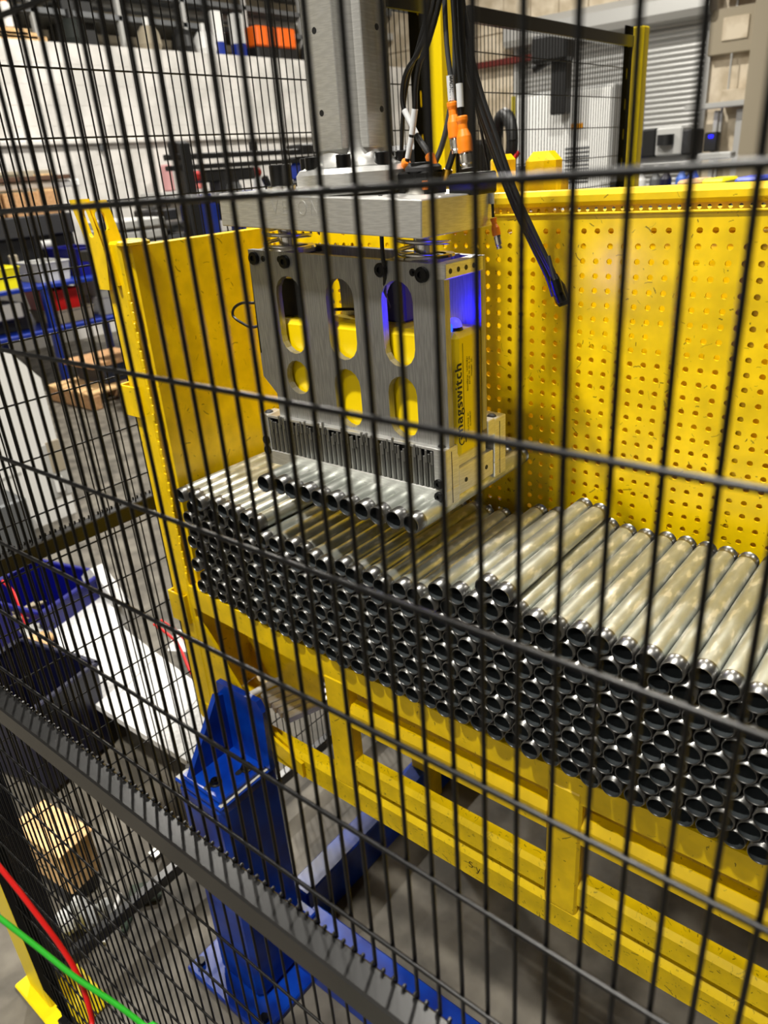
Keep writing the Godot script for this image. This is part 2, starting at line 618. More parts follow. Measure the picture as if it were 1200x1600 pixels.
	var win := struct("window_1", one(Vector3(-3.56, 2.92, -11.9), Vector3(0.62, 0.52, 0.14), 0.01), M.beige)
	part("pane", one(Vector3(-3.53, 2.94, -11.82), Vector3(0.32, 0.26, 0.03), 0.004), M.cream, win)


# ---------------------------------------------------------------- safety fence
func bracket_plate(x0: float, x1: float, y0: float, y1: float, xf: Transform3D) -> MB:
	# a black mounting flange with a slot every 100 mm; xf takes (along, up) to the place
	var b := MB.new()
	var k := int(round((y1 - y0) / 0.1))
	var st := (y1 - y0) / k
	for i in k:
		b.holed(rect(x0, y0 + st * i, x1, y0 + st * (i + 1)), oval((x0 + x1) / 2, y0 + st * (i + 0.5), 0.006, 0.02, 5), 0.003, xf)
	return b


func fences() -> void:
	var z := -0.2585
	var up := Transform3D(Basis.IDENTITY, Vector3(0, H, 0))
	# two panels stand one above the other right before the camera
	for lower in [false, true]:
		var y0 := -0.546 if not lower else -1.51
		var y1 := 0.37 if not lower else -0.560
		var t := thing("wire_fence", "near upper black wire fence panel crossing the whole view" if not lower else "near lower black wire fence panel below the grey rail", "fence panel", V(-0.5, y0, z), "black welded wire fence panels")
		var vert := MB.new()
		var wr := 0.0013 if lower else 0.00152
		vert.lathe([[wr, y0], [wr, y1]], up, 8)
		var vm := vert.mesh()
		for k in 62:
			part("vertical_wire", vm, M.black, t, Transform3D(Basis.IDENTITY, Vector3(-0.3036 + 0.0198 * (k - 44), 0, z)))
		var hm := MB.new()
		hm.cyl(Vector3(-1.175, 0, 0), Vector3(0.05, 0, 0), 0.0014 if lower else 0.0018, 8)
		var hmesh := hm.mesh()
		for k in 9:
			var y := -0.008 + 0.0992 * 3 - 0.0992 * k if not lower else -0.686 - 0.0985 * k
			if y > y0 + 0.02:
				# the wire at eye level is bent a little
				var bent := 0.0072 if k == 3 and not lower else 0.0
				part("horizontal_wire", hmesh, M.black, t, Transform3D(Basis(Vector3(0, 0, 1), bent), Vector3(0, y + H + bent * 0.26, z + 0.0032)))
		if not lower:
			part("bottom_rail", span(-1.175, 0.05, -0.5735, -0.543, z + 0.001, z + 0.0235, 0.002), M.rail, t)
			var teeth := MB.new()
			for k in 123:
				teeth.box(V(-1.175 + 0.0099 * k, -0.5405, z + 0.0025), Vector3(0.0030, 0.004, 0.004), 0.001)
			stuff(part("weld_stubs", teeth, M.rail, t))
			part("top_rail", span(-1.175, 0.05, 0.37, 0.40, z - 0.012, z + 0.012, 0.002), M.rail, t)
		else:
			part("bottom_rail", span(-1.175, 0.05, -1.535, -1.505, z - 0.012, z + 0.012, 0.002), M.rail, t)
	# corner post
	var cp := thing("fence_post", "yellow fence post with black slotted flange where the near panels meet the side panels", "post", V(-1.275, -H, -0.27), "yellow fence posts")
	part("post_tube", span(-1.385, -1.291, -H + 0.008, 0.42, -0.335, -0.268, 0.004), M.plain_yellow, cp)
	part("post_lip", span(-1.291, -1.252, -1.5, 0.40, -0.272, -0.268, 0.001), M.plain_yellow, cp)
	var cf := MB.new()
	for i in 23:
		cf.holed(rect(-1.252, -1.5 + 0.08 * i, -1.130, -1.42 + 0.08 * i), oval(-1.190, -1.464 + 0.08 * i, 0.0065, 0.019, 5), 0.003, Transform3D(Basis.IDENTITY, Vector3(0, H, -0.262)))
	part("flange", cf, M.matte_black, cp)
	part("slot_backing", span(-1.199, -1.181, -1.5, 0.34, -0.2646, -0.2637, 0.0), M.plain_yellow, cp)
	part("side_flange", span(-1.2905, -1.2865, -1.52, 0.38, -0.338, -0.2725, 0.0), M.black, cp)
	part("base_plate", span(-1.41, -1.20, -H, -H + 0.01, -0.36, -0.245, 0.003), M.plain_yellow, cp)
	# side panels: two bays, each with an upper and a lower panel
	var turn := Transform3D(Basis(Vector3(0, 0, -1), Vector3.UP, Vector3(1, 0, 0)), Vector3.ZERO)
	var sx := -1.29
	var bays := [[-0.335, -1.72], [-2.02, -3.03]]
	for b in 2:
		for lower in [false, true]:
			var za: float = bays[b][0]
			var zb: float = bays[b][1]
			var y0 := -0.585 if not lower else -1.52
			var y1 := 0.35 if not lower else -0.60
			var w: String = ("side upper" if not lower else "side lower") + " black wire fence panel " + ("between the corner post and the middle post" if b == 0 else "between the middle post and the far post")
			var t := thing("wire_fence", w, "fence panel", V(sx, y0, (za + zb) / 2), "black welded wire fence panels")
			var m := MB.new()
			var n := int((za - zb) / 0.02)
			for k in n + 1:
				m.lathe([[0.0014, y0], [0.0014, y1]], Transform3D(Basis.IDENTITY, Vector3(sx, H, za - 0.02 * k)), 6)
			stuff(part("vertical_wires", m, M.black, t))
			for k in 10:
				var y := 0.28 - 0.1 * k if not lower else -0.625 - 0.1 * k
				if b == 0 and not lower:
					y = 0.181 - 0.1015 * k
				elif b == 1 and not lower:
					y = 0.268 - 0.097 * k
				if y > y0 + 0.02:
					part("horizontal_wire", rod(V(sx + 0.003, y, za + 0.03), V(sx + 0.003, y, zb - 0.03), 0.0017, 6), M.black, t)
			if not lower:
				part("top_rail", span(sx - 0.012, sx + 0.012, 0.335, 0.372, zb - 0.09, za + 0.03, 0.002), M.rail, t)
				part("mid_rail", span(sx - 0.012, sx + 0.012, -0.610, -0.578, zb - 0.03, za + 0.06, 0.002), M.rail, t)
				var tt := MB.new()
				for k in n * 2:
					tt.box(V(sx - 0.009, -0.576, za - 0.01 * k), Vector3(0.004, 0.006, 0.0035), 0.001)
				stuff(part("weld_stubs", tt, M.rail, t))
			else:
				part("bottom_rail", span(sx - 0.012, sx + 0.012, -1.54, -1.508, zb - 0.03, za + 0.06, 0.002), M.rail, t)
	for k in 2:
		var za: float = [-1.735, -3.03][k]
		var t := thing("fence_post", ["yellow fence post with black slotted flange behind the hanging cables", "yellow fence post with black slotted flange before the roller shutter"][k], "post", V(sx, -H, za - 0.1), "yellow fence posts")
		part("flange", bracket_plate(-za - 0.01, -za + 0.066, -1.5, 0.4, Transform3D(turn.basis, Vector3(sx + 0.006, H, 0))), M.matte_black, t)
		part("slot_backing", span(sx + 0.003, sx + 0.0043, -1.5, 0.4, za - 0.040, za - 0.025, 0.0), M.plain_yellow, t)
		part("post_tube", span(sx - 0.001, sx + 0.044, -H + 0.008, 0.40, za - 0.067, za - 0.125, 0.004), M.plain_yellow, t)
		part("base_plate", span(sx - 0.07, sx + 0.07, -H, -H + 0.01, za - 0.03, za - 0.18, 0.003), M.plain_yellow, t)
	var fl := thing("angle_upright", "dark grey flange standing right behind the middle yellow fence post", "flange", V(sx, -1.5, -1.98))
	part("plate", span(sx - 0.002, sx + 0.002, -1.5, 0.36, -1.93, -2.02, 0.001), M.charcoal, fl)
	part("lip", span(sx - 0.02, sx + 0.002, -1.5, 0.36, -1.93, -1.934, 0.001), M.charcoal, fl)


# ---------------------------------------------------------------- the yellow steel crate
func sag(x: float) -> float:
	return -0.034 * (1.0 - minf(1.0, pow((minf(x, -0.28) + 0.28) / 0.77, 2)))


func crate() -> void:
	var t := thing("steel_crate", "large scuffed yellow steel crate with a perforated back wall, full of pipes", "crate", V(-0.45, -1.03, -0.85))
	var yl: Material = M.yellow
	# left corner post, its cap guide and stacking sockets
	part("corner_post", span(-1.15, -1.095, -1.03, -0.078, -0.75, -0.69, 0.004), yl, t)
	part("rear_corner_post", span(-1.15, -1.095, -1.03, -0.078, -1.06, -1.0, 0.004), yl, t)
	var guide := Node3D.new()
	guide.name = "stacking_guide"
	t.add_child(guide)
	# two leaves that meet at a corner edge, leaning outwards towards the top
	var lean := Transform3D(Basis.IDENTITY, V(0, 0, -0.683))
	var g1 := MB.new()
	g1.holed(PackedVector2Array([Vector2(-1.159, -0.095), Vector2(-1.117, -0.095), Vector2(-1.141, -0.014), Vector2(-1.190, -0.014)]), rot_oval(Vector2(-1.150, -0.049), 0.0085, 0.022, 0.30), 0.006, lean)
	g1.prism(PackedVector2Array([Vector2(-1.158, -0.150), Vector2(-1.128, -0.150), Vector2(-1.117, -0.095), Vector2(-1.159, -0.095)]), 0.006, lean)
	part("front_leaf", g1, yl, guide)
	var side := Transform3D(Basis(Vector3(0, 0, -1), Vector3.UP, Vector3(1, 0, 0)).rotated(Vector3(0, 0, 1), 0.22), V(-1.120, -0.1, 0)) * Transform3D(Basis.IDENTITY, Vector3(0, 0.1, 0))
	var g2 := MB.new()
	g2.holed(PackedVector2Array([Vector2(0.682, -0.085), Vector2(0.718, -0.085), Vector2(0.712, -0.016), Vector2(0.682, -0.016)]), oval(0.6925, -0.046, 0.0085, 0.0155), 0.006, side)
	g2.prism(PackedVector2Array([Vector2(0.682, -0.145), Vector2(0.706, -0.145), Vector2(0.718, -0.085), Vector2(0.682, -0.085)]), 0.006, side)
	part("side_leaf", g2, yl, guide)
	for s in [[-0.310, -0.364], [-0.718, -0.782]]:
		var so := MB.new()
		var xa := -1.168 if s[0] > -0.5 else -1.153
		so.box(V(xa, (s[0] + s[1]) / 2, -0.70), Vector3(0.004, s[0] - s[1], 0.034), 0.001)
		so.box(V(xa + 0.046, (s[0] + s[1]) / 2, -0.70), Vector3(0.004, s[0] - s[1], 0.034), 0.001)
		so.box(V(xa + 0.023, (s[0] + s[1]) / 2, -0.683), Vector3(0.05, s[0] - s[1], 0.004), 0.001)
		so.box(V(xa + 0.023, (s[0] + s[1]) / 2, -0.717), Vector3(0.05, s[0] - s[1], 0.004), 0.001)
		part("stake_socket", so, yl, t)
	# weld beads down the post
	var wb := MB.new()
	for k in 34:
		wb.box(V(-1.092 + rng.randf_range(-0.002, 0.002), -0.16 - k * 0.0155, -0.6905), Vector3(0.006, rng.randf_range(0.008, 0.016), 0.004), 0.0018)
	part("weld_bead", wb, yl, t)
	# left wall
	part("side_wall", span(-1.095, -1.085, -0.72, -0.0845, -1.0, -0.705, 0.002), yl, t)
	part("side_wall_lip", span(-1.10, -1.070, -0.0845, -0.079, -0.733, -0.69, 0.001), yl, t)
	# perforated back wall
	var back := MB.new()
	var bx := Transform3D(Basis.IDENTITY, V(0, 0, -1.002))
	var x0 := -1.0845
	var pit := 0.0190
	var yt := -0.0878
	for r in 26:
		for c in 70:
			var cell := rect(x0 + c * pit, yt - (r + 1) * 0.0193, x0 + (c + 1) * pit, yt - r * 0.0193)
			var gone := rng.randf() < (0.16 if r == 0 else 0.01)
			if gone:
				back.quad(bx * Vector3(cell[0].x, cell[0].y, 0.0015), bx * Vector3(cell[1].x, cell[1].y, 0.0015), bx * Vector3(cell[2].x, cell[2].y, 0.0015), bx * Vector3(cell[3].x, cell[3].y, 0.0015), Vector3(0, 0, 1))
			else:
				back.holed(cell, oval(x0 + (c + 0.5) * pit, yt - (r + 0.5) * 0.0193, 0.0040, 0.0040, 6), 0.003, bx)
	var xe := x0 + 70 * pit
	back.box(V((x0 + xe) / 2, -0.0815, -1.002), Vector3(xe - x0, 0.0126, 0.003), 0.0)
	back.box(V((x0 + xe) / 2, (yt - 26 * 0.0193 - 0.72) / 2, -1.002), Vector3(xe - x0, 0.72 + yt - 26 * 0.0193, 0.003), 0.0)
	part("perforated_wall", back, yl, t)
	part("wall_lip", span(x0, xe, -0.0765, -0.0735, -1.004, -0.997, 0.001), yl, t)
	# the rolled rim above it, with one row of holes under the roll
	var rimm := MB.new()
	for k in 110:
		var xa := x0 + k * 0.0122
		rimm.holed(rect(xa, -0.0765, xa + 0.0122, -0.0655), oval(xa + 0.0061, -0.0710, 0.0029, 0.0029, 5), 0.002, Transform3D(Basis.IDENTITY, V(0, 0, -1.012)))
	part("rim_strip", rimm, yl, t)
	part("rim_tube", span(x0 - 0.03, xe, -0.066, -0.0465, -1.052, -0.999, 0.006), yl, t)
	for k in 4:
		part("rear_rib", span(-0.93 + k * 0.33, -0.885 + k * 0.33, -0.72, -0.10, -1.04, -1.006, 0.002), yl, t)
	# front beam under the pipes, sagging a little
	var beam := MB.new()
	for k in 14:
		var xa := -1.095 + k * 0.1
		var xb := xa + 0.1
		var a := [V(xa, -0.694 + sag(xa), -0.69), V(xb, -0.694 + sag(xb), -0.69), V(xb, -0.742 + sag(xb) * 0.85, -0.69), V(xa, -0.742 + sag(xa) * 0.85, -0.69)]
		var bk := []
		for q in a:
			bk.append(q + Vector3(0, 0, -0.03))
		beam.quad(a[0], a[1], a[2], a[3], Vector3(0, 0, 1))
		beam.quad(a[0], a[1], bk[1], bk[0], Vector3(0, 1, 0))
		beam.quad(a[3], a[2], bk[2], bk[3], Vector3(0, -1, 0))
		beam.quad(bk[0], bk[1], bk[2], bk[3], Vector3(0, 0, -1))
	part("front_beam", beam, yl, t)
	var deck := MB.new()
	for k in 14:
		var xa := -1.095 + k * 0.1
		deck.quad(V(xa, -0.7005 + sag(xa), -0.70), V(xa + 0.1, -0.7005 + sag(xa + 0.1), -0.70), V(xa + 0.1, -0.7005 + sag(xa + 0.1), -1.0), V(xa, -0.7005 + sag(xa), -1.0), Vector3.UP)
		deck.quad(V(xa, -0.7045 + sag(xa), -0.70), V(xa + 0.1, -0.7045 + sag(xa + 0.1), -0.70), V(xa + 0.1, -0.7045 + sag(xa + 0.1), -1.0), V(xa, -0.7045 + sag(xa), -1.0), Vector3.DOWN)
	part("deck_plate", deck, yl, t)
	# uprights under the beam
	for xa in [-0.752, -0.341, 0.07]:
		part("lower_post", span(xa, xa + 0.05, -0.985, -0.752, -0.718, -0.688, 0.004), yl, t)
	# fork pocket: an upper and a lower channel between the uprights
	for s in [[-0.702, -0.341], [-0.291, 0.07]]:
		var up := PackedVector2Array([Vector2(0.69, -0.842), Vector2(0.69, -0.812), Vector2(0.698, -0.800), Vector2(0.712, -0.800), Vector2(0.712, -0.804), Vector2(0.70, -0.804), Vector2(0.694, -0.813), Vector2(0.694, -0.842)])
		var xf := Transform3D(Basis(Vector3(0, 0, -1), Vector3.UP, Vector3(1, 0, 0)), V((s[0] + s[1]) / 2, 0, 0))
		var um := MB.new()
		um.prism(up, s[1] - s[0], xf)
		part("pocket_top_channel", um, yl, t)
		var lo := PackedVector2Array([Vector2(0.69, -0.96), Vector2(0.69, -0.926), Vector2(0.697, -0.918), Vector2(0.713, -0.918), Vector2(0.715, -0.96), Vector2(0.711, -0.96), Vector2(0.709, -0.924), Vector2(0.70, -0.924), Vector2(0.695, -0.930), Vector2(0.695, -0.96)])
		var lm := MB.new()
		lm.prism(lo, s[1] - s[0], xf)
		part("pocket_floor_channel", lm, M.worn, t)
		part("cross_tube", span(s[0] + 0.06, s[0] + 0.12, -0.80, -0.752, -0.99, -0.75, 0.003), yl, t)
	var br := PackedVector2Array([Vector2(0.688, -1.026), Vector2(0.688, -0.984), Vector2(0.696, -0.975), Vector2(0.716, -0.975), Vector2(0.716, -1.026)])
	var bm := MB.new()
	bm.prism(br, 1.47, Transform3D(Basis(Vector3(0, 0, -1), Vector3.UP, Vector3(1, 0, 0)), V(-0.405, 0, 0)))
	var bot := part("bottom_rail", bm, M.worn, t)
	for c in [["S", -0.4665, -1.012], ["y", -0.4530, -1.014]]:
		var tm := TextMesh.new()
		tm.text = c[0]
		tm.font = font("Droid Sans")
		tm.font_size = 40
		tm.pixel_size = 0.00042
		tm.depth = 0.0002
		part("hand_lettering", tm, M.ink, bot, Transform3D(Basis.IDENTITY, V(c[1], c[2] + 0.012, -0.6878)))
	part("rear_bottom_rail", span(-1.14, 0.33, -1.026, -0.975, -1.06, -1.0, 0.003), yl, t)
	part("rear_beam", span(-1.095, 0.33, -0.80, -0.745, -1.04, -1.0, 0.003), yl, t)
	# gussets in the left bay
	var gp := MB.new()
	gp.prism(PackedVector2Array([Vector2(-1.10, -0.762), Vector2(-1.072, -0.785), Vector2(-1.045, -0.818), Vector2(-1.02, -0.86), Vector2(-0.985, -0.905), Vector2(-0.94, -0.945), Vector2(-0.84, -0.99), Vector2(-1.10, -0.99)]), 0.006, Transform3D(Basis.IDENTITY, V(0, 0, -0.695)))
	part("gusset_plate", gp, yl, t)
	var gq := MB.new()
	gq.prism(PackedVector2Array([Vector2(-0.93, -0.955), Vector2(-0.83, -0.987), Vector2(-0.83, -1.02), Vector2(-0.93, -0.99)]), 0.006, Transform3D(Basis.IDENTITY, V(0, 0, -0.684)))
	part("gusset_strap", gq, yl, t)
	part("skirt_plate", span(-0.752, 0.33, -0.865, -0.748, -0.764, -0.760, 0.001), yl, t)
	part("bay_panel", span(-1.09, -0.88, -0.965, -0.748, -0.804, -0.800, 0.001), yl, t)
	part("bay_panel", span(-0.90, -0.752, -0.862, -0.748, -0.784, -0.780, 0.001), yl, t)
	part("bay_side", span(-1.097, -1.087, -0.975, -0.735, -0.806, -0.70, 0.001), yl, t)
	part("bay_strut", span(-1.09, -1.04, -1.026, -0.975, -1.0, -0.72, 0.003), yl, t)


func rot_oval(c: Vector2, hw: float, hh: float, a: float) -> PackedVector2Array:
	var out := PackedVector2Array()
	for q in oval(0, 0, hw, hh, 6):
		out.append(c + q.rotated(a))
	return out


func font(called: String) -> SystemFont:
	var f := SystemFont.new()
	f.font_names = PackedStringArray([called])
	return f


# ---------------------------------------------------------------- galvanized pipes
func ordinal(i: int) -> String:
	var low := ["first", "second", "third", "fourth", "fifth", "sixth", "seventh", "eighth", "ninth", "tenth", "eleventh", "twelfth", "thirteenth", "fourteenth", "fifteenth", "sixteenth", "seventeenth", "eighteenth", "nineteenth"]
	if i < 19:
		return low[i]
	var k := (i + 1) % 10
	return [["twentieth", "thirtieth", "fortieth"], ["twenty-", "thirty-", "forty-"]][1 if k else 0][(i + 1) / 10 - 2] + (low[k - 1] if k else "")


func pipe_meshes() -> Array:
	var l := 0.285
	var r := 0.01335
	var ri := 0.0114
	var ax := Transform3D(Basis(Vector3(1, 0, 0), Vector3(0, 0, -1), Vector3(0, 1, 0)), Vector3.ZERO)   # local y runs away from the camera
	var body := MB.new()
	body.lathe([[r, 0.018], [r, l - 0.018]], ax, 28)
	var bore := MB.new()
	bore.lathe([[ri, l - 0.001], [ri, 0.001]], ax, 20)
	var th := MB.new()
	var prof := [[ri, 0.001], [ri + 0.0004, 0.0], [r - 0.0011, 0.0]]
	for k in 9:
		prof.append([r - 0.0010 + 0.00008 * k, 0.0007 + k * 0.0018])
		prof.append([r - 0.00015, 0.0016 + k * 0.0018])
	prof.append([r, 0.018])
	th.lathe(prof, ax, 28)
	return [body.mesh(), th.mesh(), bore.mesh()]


func lay_pipe(pm: Array, at: Vector3, label: String, group: String) -> void:
	var t := thing("galvanized_pipe", label, "pipe", at, group)
	t.rotation = Vector3(rng.randf_range(-0.002, 0.002), rng.randf_range(-0.004, 0.004), rng.randf() * TAU)
	for q in 4:
		var o := MeshInstance3D.new()
		o.mesh = pm[[0, 2, 1, 1][q]]
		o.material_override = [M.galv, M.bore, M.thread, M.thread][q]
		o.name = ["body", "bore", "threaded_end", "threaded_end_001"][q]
		t.add_child(o)
		if q == 3:
			o.transform = Transform3D(Basis.from_euler(Vector3(0, PI, 0)), Vector3(0, 0, -0.285))


func pipes() -> void:
	var pm := pipe_meshes()
	var rest := MultiMesh.new()
	rest.transform_format = MultiMesh.TRANSFORM_3D
	var far := []
	for row in 10:
		for i in 40:
			# the pile runs a little askew in the crate, its right end nearer the front
			var ia := i + (0.5 if row % 2 else 0.0)
			var x := -1.051 + 0.0266 * ia + 0.00003 * ia * ia
			if row == 8 and x > -0.842 and x < -0.532:
				continue
			if row == 9 and not (x > -0.450 and x < -0.385):
				continue
			var zf := 0.689 - 0.026 * clampf((x + 1.05) / 1.0, 0, 1)
			var kk := zf / 0.69
			var gap := lerpf(0.0235, 0.0251, clampf((x + 1.05) / 0.55, 0, 1))
			var top := row >= 8 or (row == 7 and x > -0.85 and x < -0.52)
			var zj := rng.randf_range(-0.003, 0.004) + (rng.randf_range(-0.003, 0.008) if top else 0.0)
			var at := V((x + rng.randf_range(-0.0004, 0.0004)) * kk, (-0.683 + sag(x) + row * gap + rng.randf_range(-0.0003, 0.0003)) * kk, -zf + zj)
			if i < 6 and row < 8:
				far.append(at)
				continue
			var which := ordinal(i)
			var label := "galvanized pipe in %s row above the yellow beam, %s from the left post" % [ordinal(row), which]
			if top:
				label = "galvanized pipe lying exposed on top of %s row, %s from the left post" % [ordinal(row), which]
			lay_pipe(pm, at, label, "galvanized pipes stacked in the crate")
	var whole := MB.new()
	for q in pm:
		var sa: Array = q.surface_get_arrays(0)
		whole.p.append_array(sa[Mesh.ARRAY_VERTEX])
		whole.n.append_array(sa[Mesh.ARRAY_NORMAL])
		whole.uv.append_array(sa[Mesh.ARRAY_TEX_UV])
	rest.mesh = whole.mesh()
	rest.instance_count = far.size()
	for k in far.size():
		rest.set_instance_transform(k, Transform3D(Basis.IDENTITY, far[k]))
	var mi := MultiMeshInstance3D.new()
	mi.name = "pipe_pile"
	mi.multimesh = rest
	mi.material_override = M.thread
	add_child(mi)
	stuff(tag(mi, "furthest galvanized pipe ends stacked against the left crate wall", "pipes"))
	for k in 11:
		var at := V(-0.803 + 0.0272 * k, -0.4148, -0.668 + rng.randf_range(-0.003, 0.003))
		lay_pipe(pm, at, "galvanized pipe hanging under the magnetic gripper, %s from its left end" % ordinal(k), "pipes held by the gripper")


# ---------------------------------------------------------------- magnetic gripper on its tool column
func gripper() -> void:
	var t := thing("magnetic_gripper", "aluminium tool column with yellow magnet in a slotted grey cage, gripping pipes", "gripper", V(-0.684, -0.41, -0.78))
	var cx := -0.676
	var cz := -0.780
	# tool column: a round bar with flat pads towards the front and the right
	var col := MB.new()
	col.lathe([[0.064, 0.0], [0.056, 0.003], [0.049, 0.009], [0.044, 0.018], [0.042, 0.03], [0.042, 0.62]], Transform3D(Basis.IDENTITY, V(cx, 0.003, cz)), 40, true)
	var column := part("column", col, M.alu, t)
	for k in 2:
		var bs := Basis(Vector3.UP, 0.0 if k == 0 else PI / 2)
		var pad := part("pad", one(V(cx, 0.322, cz) + bs * Vector3(0, 0, 0.039), Vector3(0.048, 0.60, 0.015), 0.001, bs), M.alu, column)
		for y in [0.062, 0.145]:
			for s in [0.0]:
				var at: Vector3 = V(cx, y, cz) + bs * Vector3(-0.004 if k == 0 else 0.004, 0, 0.0462)
				part("tapped_hole", turned([[0.0, 0.0004], [0.0026, 0.0004], [0.0034, 0.0006], [0.0036, 0.0]], at, bs * Vector3(0, 0, 1), 14), M.dark, column)
	var fl := turned([[0.0, -0.027], [0.0735, -0.027], [0.0735, -0.004], [0.069, 0.0015], [0.062, 0.003], [0.0, 0.003]], V(cx, 0, cz), Vector3.UP, 48)
	part("column_flange", fl, M.alu, t)
	for k in 8:
		var g := TAU * (k + 0.35) / 8
		var at := V(cx + cos(g) * 0.0605, 0.0025, cz + sin(g) * 0.0605)
		part("flange_bolt", turned([[0.0, 0.014], [0.003, 0.014], [0.003, 0.009], [0.0045, 0.014], [0.0078, 0.014], [0.0088, 0.013], [0.0088, 0.0], [0.0, 0.0]], at, Vector3.UP, 16), M.black, t)
	# thick top plate, hanging a little low at its right end
	var tilt := Basis(Vector3(0, 0, 1), -0.052)
	var tp := part("top_plate", one(V(-0.683, -0.0465, -0.776), Vector3(0.334, 0.040, 0.152), 0.0012, tilt), M.alu, t)
	for q in [["V", -0.756], ["E", -0.739], ["O", -0.708], ["N", -0.688]]:
		var tm := TextMesh.new()
		tm.text = q[0]
		tm.font = font("Droid Sans")
		tm.font_size = 48
		tm.pixel_size = 0.0005
		tm.depth = 0.0003
		part("engraved_letter", tm, M.alu, tp, Transform3D(tilt, V(q[1] + 0.012, -0.0405 - (q[1] + 0.683) * 0.052, -0.6998)))
	# spring loaded guide posts between plate and cage
	for s in [[-0.806, -0.100, -0.776], [-0.578, -0.110, -0.786]]:
		var c := V(s[0], s[1], s[2])
		part("guide_post", rod(c + Vector3(0, -0.02, 0), c + Vector3(0, 0.085, 0), 0.0125, 20), M.chrome, t)
		part("post_washer", rod(c + Vector3(0, 0.074, 0), c + Vector3(0, 0.086, 0), 0.020, 28, 0.001), M.chrome, t)
		part("post_cap", turned([[0.0, 0.026], [0.006, 0.026], [0.006, 0.02], [0.0135, 0.026], [0.0145, 0.025], [0.0145, 0.0], [0.0, 0.0]], c + Vector3(0, 0.086, 0), Vector3.UP, 22), M.black, t)
		part("spring_cup", turned([[0.028, 0.004], [0.0375, 0.004], [0.039, 0.001], [0.039, -0.004], [0.03, -0.006], [0.0, -0.006]], c + Vector3(0, 0.004, 0), Vector3.UP, 32), M.chrome, t)
		var pts := []
		for k in 28:
			var g := TAU * k / 16.0 + 0.6
			pts.append(c + Vector3(cos(g) * 0.0325, 0.008 + 0.026 * k / 27.0, sin(g) * 0.0325))
		part("spring", sweep(pts, 0.0027), M.chrome, t)
	# slotted cage plates
	for rear in 2:
		var xf := Transform3D(Basis.IDENTITY, V(0, 0, -0.7425 if rear == 0 else -0.8215))
		var pm := MB.new()
		var xs := [-0.848, -0.7295, -0.634, -0.515]
		var top := func(x: float) -> float: return -0.0925 - (x + 0.848) * 0.044
		var cxs := [-0.7765, -0.682, -0.5865]
		for k in 3:
			var o := PackedVector2Array([Vector2(xs[k], -0.2385), Vector2(xs[k + 1], -0.2385), Vector2(xs[k + 1], top.call(xs[k + 1])), Vector2(xs[k], top.call(xs[k]))])
			pm.holed(o, oval(cxs[k], -0.180, 0.0245, 0.0535), 0.011, xf)
			var lo := rect(xs[k], -0.331, xs[k + 1], -0.2385)
			if k == 0:
				lo = PackedVector2Array([Vector2(-0.826, -0.331), Vector2(xs[1], -0.331), Vector2(xs[1], -0.2385), Vector2(-0.8515, -0.2385), Vector2(-0.8515, -0.274), Vector2(-0.826, -0.298)])
				pm.holed(lo, oval(-0.7765, -0.268, 0.0232, 0.0247), 0.011, xf)
			else:
				pm.holed(lo, oval(cxs[k] + 0.0005, -0.287, 0.0235, 0.0415), 0.011, xf)
		pm.rim(PackedVector2Array([Vector2(-0.826, -0.331), Vector2(-0.515, -0.331), Vector2(-0.515, top.call(-0.515)), Vector2(-0.848, top.call(-0.848)), Vector2(-0.8515, -0.2385), Vector2(-0.8515, -0.274), Vector2(-0.826, -0.298)]), 0.011, xf, 1.0)
		var fp := part("front_plate" if rear == 0 else "rear_plate", pm, M.plate, t)
		if rear == 0:
			for q in [[-0.8355, -0.104, 0.0088], [-0.8185, -0.1045, 0.004], [-0.786, -0.105, 0.0045], [-0.775, -0.1075, 0.0088], [-0.607, -0.1145, 0.0088], [-0.560, -0.1165, 0.0045], [-0.545, -0.1185, 0.0092]]:
				part("cap_screw" if q[2] > 0.005 else "dowel_hole", turned([[0.0, 0.003], [q[2] * 0.45, 0.003], [q[2] * 0.45, 0.0055 if q[2] > 0.005 else 0.001], [q[2] * 0.9, 0.0055 if q[2] > 0.005 else 0.001], [q[2], 0.0045 if q[2] > 0.005 else 0.0008], [q[2], 0.0]], V(q[0], q[1], -0.737), Vector3(0, 0, 1), 18), M.black, fp)
	var bar := part("end_bar", span(-0.527, -0.511, -0.1235, -0.1055, -0.816, -0.735, 0.001), M.alu, t)
	for k in 4:
		part("tapped_hole", turned([[0.0, 0.0002], [0.0022, 0.0002], [0.003, 0.0005], [0.0032, 0.0]], V(-0.511, -0.1150, -0.745 - 0.0165 * k), Vector3.RIGHT, 12), M.dark, bar)
	part("end_bar", span(-0.848, -0.832, -0.112, -0.094, -0.816, -0.748, 0.001), M.alu, t)
	for s in [-0.806, -0.578]:
		part("cross_block", span(s - 0.034, s + 0.034, -0.122, -0.104, -0.816, -0.748, 0.001), M.plate, t)
	# the magnet and its print
	var mg := part("magnet_body", span(-0.846, -0.511, -0.352, -0.189, -0.8145, -0.752, 0.007), M.magnet, t)
	for q in [["magswitch", -0.2735, -0.7565, 64, 0.00029, "Droid Sans"], ["SoundRate, 150PsiBar", -0.243, -0.7755, 22, 0.00017, "Droid Sans Mono"], ["30745.55.OC.A.SA", -0.240, -0.7805, 22, 0.00017, "Droid Sans Mono"], ["Thunder CO.", -0.236, -0.7855, 22, 0.00017, "Droid Sans Mono"], ["CLAT50AS D1", -0.306, -0.7755, 22, 0.00017, "Droid Sans Mono"], ["CLA50MCST", -0.303, -0.7805, 22, 0.00017, "Droid Sans Mono"]]:
		var tm := TextMesh.new()
		tm.text = q[0]
		tm.font = font(q[5])
		if q[3] > 40:
			var bf := font(q[5])
			bf.font_weight = 800
			tm.font = bf
		tm.font_size = q[3]
		tm.pixel_size = q[4]
		tm.depth = 0.0003
